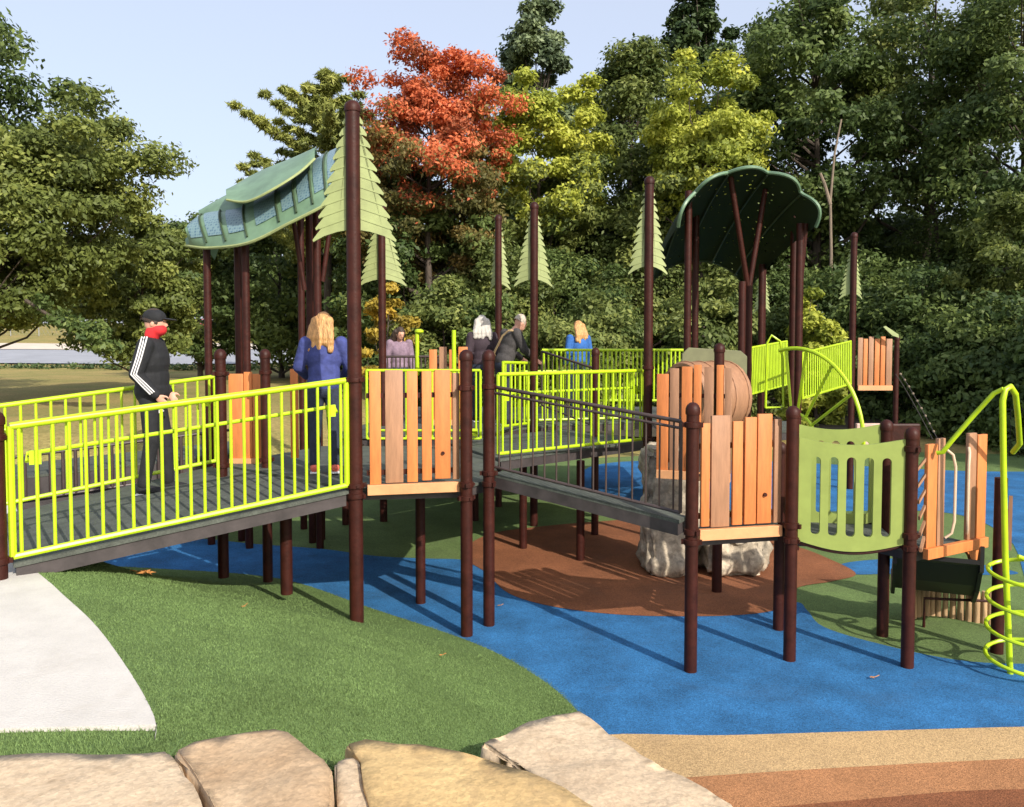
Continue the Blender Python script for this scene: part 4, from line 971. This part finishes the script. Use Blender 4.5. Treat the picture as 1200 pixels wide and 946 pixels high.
def limb_mesh(C, H, tr, rng, base=.30, ntr=9, lean=(0,0), frac=.8, nl=26, name='trunk', mat=None, zb=-.3):
    b = MB(); ph = rng.uniform(0, 6)
    def tp(z): f = max(0, z)/H; return Vector((lean[0]*f+.012*H*math.sin(ph+f*5), lean[1]*f+.010*H*math.cos(ph+f*4), z))
    zs = [zb+(H*frac-zb)*i/ntr for i in range(ntr+1)]
    b.tube([tp(z) for z in zs], [tr*(1.35 if i == 0 else 1)*(1-.80*i/ntr) for i in range(ntr+1)], 9)
    idx = rng.permutation(len(C))[:nl]
    for i in idx:
        c = Vector(C[i]); z0_ = max(base*H*.55, min(H*frac*.92, c.z-(Vector((c.x,c.y,0)).length)*.75)); a = tp(z0_)
        rr = tr*(.42*(1-z0_/H)+.07); mid = a.lerp(c, .5)+Vector((rng.normal()*.25, rng.normal()*.25, -.08*(c-a).length))
        b.tube([a, a.lerp(mid,.5)+Vector((0,0,.03)), mid, mid.lerp(c,.5)+Vector((0,0,.08)), c], [rr, rr*.8, rr*.6, rr*.4, rr*.15], 6)
    return b.mesh(name, mat or M['bark'], True)
TC = [0]
def crown_pts(kind, H, Wd, base, n, rng):
    C = []; Rd = []
    while len(C) < n:
        if kind == 'round':
            u = rng.normal(size=3); u /= np.linalg.norm(u); r = rng.uniform(.35, 1)**.5
            zc = H*(base+1)/2; p = u*np.array([Wd/2, Wd/2, H*(1-base)/2])*r*(1+.13*math.sin(3*math.atan2(u[1],u[0])+u[2]*4)+.10*rng.normal()); p[2] += zc
            s = rng.uniform(.09,.17)*Wd*.9; rd = [s, s, s*.62]
        elif kind == 'tall':
            f = rng.uniform(0, 1)**.8; z = H*(base+(1-base)*f); wr = Wd/2*(math.sin(math.pi*(.12+.80*f))**.7)*(1-.25*f)
            a = rng.uniform(0, 2*math.pi); r = wr*rng.uniform(.3,1)**.5*(1+.15*rng.normal()); p = np.array([r*math.cos(a), r*math.sin(a), z]); s = rng.uniform(.10,.18)*Wd; rd = [s, s, s*.6]
        elif kind == 'bush':
            u = rng.normal(size=3); u[2] = abs(u[2]); u /= np.linalg.norm(u); r = rng.uniform(.4,1)**.5
            p = u*np.array([Wd/2, Wd/2, H*.9])*r; s = rng.uniform(.12,.2)*Wd; rd = [s, s, s*.6]
        C.append(p); Rd.append(rd)
    return np.array(C), np.array(Rd)
def make_tree(name, label, cat, loc, H, Wd, kind, mat, nclu=90, nleaf=18000, size=.16, base=.25, seed=None, tr=None, group=None, asp=.5, nl=26, mat_low=None, lean=(0,0), lowf=.5, frac=.8, rdmul=1.0, trunk=True):
    TC[0] += 1; rng = np.random.default_rng(TC[0]*13+1 if seed is None else seed)
    C, Rd = crown_pts(kind, H, Wd, base, nclu, rng); Rd = Rd*rdmul
    C[:,0] += lean[0]*C[:,2]/H; C[:,1] += lean[1]*C[:,2]/H
    t = thing(name, label, cat, loc, 0, group)
    me, P, cid = leaf_mesh('crown', C, Rd, max(8, int(nleaf*1.45)//nclu), size*.78, [mat]+([mat_low] if mat_low else []), rng, asp=asp)
    if mat_low:
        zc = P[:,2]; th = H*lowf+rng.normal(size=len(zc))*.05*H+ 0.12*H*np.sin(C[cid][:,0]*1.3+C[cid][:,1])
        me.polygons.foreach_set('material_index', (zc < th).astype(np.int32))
    link('crown', me, t)
    if trunk: link('trunk', limb_mesh(C, H, tr or H*.016, rng, base, nl=nl, lean=lean, frac=frac), t)
    return t
def make_conifer(name, label, loc, H, Wd, mat, seed, nwh=15, per=6, base=.2, size=.12, up=.35, dens=260, group=None, open_=.0):
    rng = np.random.default_rng(seed); C = []; Rd = []; br = []
    for i in range(nwh):
        f = i/(nwh-1); z = H*(base+(1-base)*.97*f); L = Wd/2*(1-f)**.75*(rng.uniform(.75,1.1))+.25
        n = max(3, int(per*(1-.4*f)))
        for k in range(n):
            a = rng.uniform(0, 2*math.pi); l = L*rng.uniform(.6,1.15); tip = (l*math.cos(a), l*math.sin(a), z+l*up*rng.uniform(.5,1.3)); br.append(((0,0,z), tip))
            m = max(2, int(l/.45))
            for q in range(m):
                g_ = (q+1)/m
                if g_ < .25 and open_ > 0: continue
                C.append((tip[0]*g_+rng.normal()*.05, tip[1]*g_+rng.normal()*.05, z+(tip[2]-z)*g_**1.3)); s = .36*(1.15-.45*g_)
                Rd.append((s*1.0, s*1.0, s*.42))
    for q in range(5): C.append((0,0,H*(1-.03*q))); Rd.append((.10+.06*q,)*3)
    C = np.array(C); Rd = np.array(Rd); t = thing(name, label, 'tree', loc, 0, group)
    me, P, cid = leaf_mesh('crown', C, Rd, dens, size, mat, rng, asp=.16, flat=.35, outw=.2); link('crown', me, t)
    b = MB(); b.tube([(0,0,-.3),(0,0,H*.4),(0,0,H*.8),(0,0,H)], [H*.017,H*.012,H*.005,.01], 9)
    for a, c in br: b.tube([a, (c[0]*.5,c[1]*.5,a[2]+(c[2]-a[2])*.4), c], [.05,.03,.01], 5)
    link('trunk', b.mesh('trunk', M['bark'], True), t); return t
def base_at(px, Y):
    x = at(px, 405, Y).x; return (x, Y, hgt(x, Y)-.05)
def topz(py, Y): return at(600, py, Y).z
def T(name, label, px, ytop, wpx, Y, kind, mat, **k):
    b_ = base_at(px, Y); s = F/Y; return make_tree(name, label, 'tree', b_, topz(ytop, Y)-b_[2], wpx/s, kind, LM[mat], **k)
# left side
T('oak_tree', 'big spreading olive green tree filling the left edge', -95, 145, 240, 22, 'round', 'oak', nclu=220, nleaf=66000, size=.10, base=.25, nl=40, lean=(4.5,0))
T('oak_tree', 'taller dark tree reaching in at the top left corner', -120, -90, 320, 24, 'round', 'dark', nclu=120, nleaf=30000, size=.14, base=.25, nl=40)
T('oak_tree', 'olive green tree tucked behind the right side of the big spreading one', 165, 235, 150, 28, 'round', 'oak', nclu=90, nleaf=22000, size=.12, base=.17)
T('maple_tree', 'small round dark tree right of the big spreading one', 235, 245, 120, 42, 'round', 'dark', nclu=70, nleaf=15000, size=.16, base=.05)
T('maple_tree', 'dark tree behind the leaf canopy posts', 330, 235, 190, 44, 'round', 'dark', nclu=90, nleaf=20000, size=.17, base=.05)
T('maple_tree', 'bushy dark tree behind the tallest post', 425, 240, 150, 40, 'round', 'mid', nclu=80, nleaf=17000, size=.16, base=.05)
b_ = base_at(385, 36); make_conifer('white_pine', 'yellow green pine with upswept branches behind the leaf canopy', b_, topz(85, 36)-b_[2], 10.5, LM['pine'], 5, nwh=14, per=8, base=.42, size=.20, up=.42, dens=150, open_=1)
oak = [o for o in bpy.data.objects if o.get('label', '').startswith('big spreading olive')][0]
oo = Vector(oak.location); rs_ = np.random.default_rng(77)
pth = cr_loop([at(x, y, 20.5)-oo for x, y in ((30,352),(62,372),(92,386),(112,398),(128,412))], 6, False)
Cb = np.array([tuple(p+Vector((rs_.normal()*.12, rs_.normal()*.25, .10+rs_.normal()*.08))) for p in pth[4:] for _ in range(2)]); Rb = np.tile([.26,.3,.14], (len(Cb),1))
mb_, _, _ = leaf_mesh('hanging_foliage', Cb, Rb, 46, .075, LM['dark'], rs_); link('hanging_foliage', mb_, oak)
MB().tube(pth, [.05*(1-.035*i) for i in range(len(pth))], 6).build('hanging_branch', M['bark'], oak, True)
# red maple
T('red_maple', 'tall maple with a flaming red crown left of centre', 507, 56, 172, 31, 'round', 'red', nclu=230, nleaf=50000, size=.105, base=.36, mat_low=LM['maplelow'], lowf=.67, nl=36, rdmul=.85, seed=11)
T('maple_tree', 'green tree directly below the red maple crown', 490, 195, 195, 32.5, 'round', 'dark', nclu=80, nleaf=18000, size=.15, base=.05)
T('golden_shrub', 'small golden tree right of the tallest post', 455, 340, 70, 26, 'round', 'gold', nclu=40, nleaf=7000, size=.11, base=.05)
T('tall_pine', 'grey green pine rising behind the red maple', 628, 8, 120, 44, 'tall', 'greypine', nclu=90, nleaf=22000, size=.19, base=.3, rdmul=.85)
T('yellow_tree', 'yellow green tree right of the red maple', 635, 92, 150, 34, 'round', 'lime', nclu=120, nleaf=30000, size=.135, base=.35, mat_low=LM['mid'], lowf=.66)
T('grey_green_tree', 'tall slender olive tree in the centre of the wood', 735, 55, 150, 37, 'tall', 'mid', nclu=120, nleaf=30000, size=.15, base=.1)
T('tall_pine', 'dark pine whose tip touches the top edge right of centre', 812, -15, 100, 44, 'tall', 'spruce', nclu=90, nleaf=22000, size=.19, base=.3, rdmul=.9)
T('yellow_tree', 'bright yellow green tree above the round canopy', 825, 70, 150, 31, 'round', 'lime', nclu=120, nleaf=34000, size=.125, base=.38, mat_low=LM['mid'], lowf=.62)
T('oak_tree', 'large dark tree right of the bright yellow green one', 950, -30, 210, 34, 'round', 'dark', nclu=150, nleaf=38000, size=.15, base=.30, nl=46)
T('oak_tree', 'tall thin crowned tree with sky gaps at upper right', 1080, -70, 230, 36, 'round', 'mid', nclu=120, nleaf=26000, size=.15, base=.35, nl=60, rdmul=.85)
T('oak_tree', 'dark tall tree at the right edge', 1200, -60, 240, 30, 'round', 'dark', nclu=130, nleaf=32000, size=.14, base=.30, nl=46)
T('yellow_shrub', 'olive yellow leafy tree at the right edge of the wood', 1195, 232, 150, 24, 'round', 'oak', nclu=70, nleaf=18000, size=.10, base=.45)
# understorey
us = [('green shrub below the red maple', 520,315,130,27,'mid'),('dark shrub left of the middle fir post', 590,225,150,30,'mid'),
      ('bushy green shrub between the two fir posts',690,330,150,25,'mid'),('dark bush behind the middle fir post',650,250,150,32,'dark'),
      ('mid green tree behind the right fir post',745,200,150,32,'mid'),('green shrub under the round canopy',830,300,120,24,'mid'),
      ('dark tree right of the right fir post',800,215,130,33,'dark'),('small bright bush right of the round canopy',955,320,70,23,'lime'),
      ('dark tree directly behind the round canopy',890,230,150,32,'dark'),('dark bush behind the far plank tower',1010,260,170,28,'dark'),
      ('dark bush right of the plank tower',1085,290,160,25,'dark'),('large dark bush near the right edge',1165,330,170,22,'dark'),
      ('dark tree at the right between tall trunks',1120,180,200,33,'dark'),('green bush behind the grey haired person',585,330,110,26,'dark'),
      ('low bush at the far right of the wood',1260,330,190,20,'dark'),('bushy tree behind the far blond person',715,290,120,30,'dark')]
for lb, px, yt, w, Y, m in us:
    b_ = base_at(px, Y); H_ = topz(yt, Y)-b_[2]
    make_tree('understorey_tree', lb, 'tree', b_, H_, w/(F/Y), 'bush', LM[m], nclu=80, nleaf=15000, size=.115, base=.02, group='understorey trees along the edge of the wood', nl=16, frac=.7)
# dense back rows sharing meshes
src = [make_tree('woodland_tree', 'dark tree in the dense back rows of the wood', 'tree', base_at(700+i*90, 52), 13, 8.5, 'round', LM['dark'], nclu=100, nleaf=14000, size=.27, base=.02, group='back row trees of the wood', nl=10, seed=900+i) for i in range(3)]
rb = random.Random(5)
for i in range(34):
    row = i//17; px = 430+ (i % 17)*56+rb.uniform(-18, 18)+row*25; Y = 41+row*14+rb.uniform(-3, 3)
    c = copy_tree(src[i % 3]); b_ = base_at(px, Y); c.location = b_; s = rb.uniform(.75,.98); c.scale = (s*1.1, s*1.1, s*(.80 if px > 840 else .75)); c.rotation_euler.z = rb.uniform(0, 6.28)
for i in range(16):
    px = -40+i*33+rb.uniform(-12,12); Y = 128+rb.uniform(-6,6); c = copy_tree(src[i % 3]); b_ = base_at(px, Y); c.location = b_; s = rb.uniform(.9,1.3); c.scale = (s, s, s*.9); c.rotation_euler.z = rb.uniform(0, 6.28)
    c['label'] = 'distant dark tree in the row far beyond the road'; c['group'] = 'distant trees beyond the road'
# shade trees outside the frame on the right and behind
for i, (x, y, s) in enumerate(((17,12.5,.62),(21,16,.75),(15,15.5,.55),(24,11,.8))):
    c = copy_tree(src[i % 3]); c.location = (x, y, 0); c.scale = (s, s, s); c['label'] = 'shade tree at the right side of the playground'; c['group'] = 'shade trees right of the playground'
# bare pale snag
t = thing('bare_tree', 'pale bare forked trunk showing in the dark wood at right', 'tree', base_at(970, 29))
o_ = Vector(t.location)
for nm, pts, r_ in (('trunk', ((972,420),(974,300),(973,235),(978,180),(986,140)), .065), ('branch', ((973,240),(966,215),(961,203)), .07)):
    P_ = [at(x, y, 29)-o_ for x, y in pts]; MB().tube(P_, [r_*(1-.13*i) for i in range(len(P_))], 8).build(nm, M['snag'], t, True)
for px, yb, yt, lb in ((1100,480,60,'slim dark trunk in the upper right wood'),(1165,480,50,'slim trunk near the right edge')):
    t = thing('bare_tree', lb, 'tree', base_at(px, 33)); o_ = Vector(t.location)
    P_ = [at(px+k*3*math.sin(k+px), yb+(yt-yb)*k/6, 33)-o_ for k in range(7)]; MB().tube(P_, [.13-.015*k for k in range(7)], 8).build('trunk', M['bark'], t, True)
# forest floor
pave('forest_floor', [(-4,26),(2,20),(9,21.5),(16,22),(30,14),(60,20),(70,70),(0,70),(-8,50)], .36, M['floor'], 'dark leaf covered floor of the wood')

# ---------------------------------------------------------------- far left: foliage for the shade line, chain link fence, cars, house
rs = np.random.default_rng(3); C = np.array([(-75+75*k/150, 54+.4*rs.normal(), .95+.12+.15*rs.random()) for k in range(151)]); Rd = np.tile([.5,.5,.28], (151,1))*rs.uniform(.7,1.3,(151,1))
me, _, _ = leaf_mesh('shade_foliage', C, Rd, 60, .12, LM['spruce'], rs); tag(link('shade_foliage', me), 'low dark foliage added for the shade line along the near side of the road', 'shade_foliage')  # dark foliage strip stands in for a band of shade before the road
t = thing('chain_link_fence', 'pale chain link fence beyond the far verge', 'fence', (-60, 92, hgt(-60,92)))
zf = hgt(-60,92)
pk = MB().tube([(0,0,0),(0,0,1.9)], .05, 6).mesh('fence_post', M['fencewire'])
for k in range(22): link('fence_post', pk, t, (k*3.2, 0, 0))
MB().tube([(0,0,1.85),(67,0,1.85)], .035, 5).build('top_rail', M['fencewire'], t)
w = MB()
for k in range(140): w.tube([(k*.48,0,.1),(k*.48+.9,0,1.8)], .012, 3, False); w.tube([(k*.48+.9,0.01,.1),(k*.48,0.01,1.8)], .012, 3, False)
tag(w.build('wire_mesh', M['fencewire'], t), kind='stuff')
def car(label, px, py, Y, rz, paint):
    p = at(px, py, Y); t = thing('parked_car', label, 'car', (p.x, Y, hgt(p.x, Y)), rz, 'cars parked far beyond the road')
    MB().prism([(-2.1,.35),(2.1,.35),(2.15,.75),(1.3,.92),(-1.9,.95),(-2.15,.7)], 1.7).build('body', M[paint], t, bev=.06)
    MB().prism([(-1.7,.94),(1.0,.93),(.45,1.42),(-1.1,1.45)], 1.5).build('cabin', M['glass'], t, bev=.05)
    MB().prism([(-1.15,1.44),(.48,1.41),(.42,1.48),(-1.05,1.51)], 1.5).build('roof', M[paint], t)
    for x in (-1.35,1.35):
        for y in (-.8,.8): MB().tube([(x,y-.1,.34),(x,y+.1,.34)], .34, 14).build('wheel', M['tyre'], t, True)
car('white car far beyond the fence, right of the capped man', 210, 385, 104, .1, 'carpaint')
car('white car far beyond the fence between the canopy posts', 312, 392, 100, 0, 'carpaint')
car('red car parked left of the white one behind the capped man', 246, 388, 106, 0, 'redpaint')
# black fence at the back right
t = thing('black_fence', 'black metal fence at the far right edge of the playground', 'fence', (11.6,19.0,0), R(-8))
pk = MB().box((0,0,.6), (.014,.014,1.15)).mesh('picket', M['black'])
for k in range(62): link('picket', pk, t, (k*.11,0,0))
for z in (.2,1.1): MB().box((3.4,0,z), (6.9,.03,.03)).build('rail', M['black'], t)
# low hanging branch of the big tree on the left
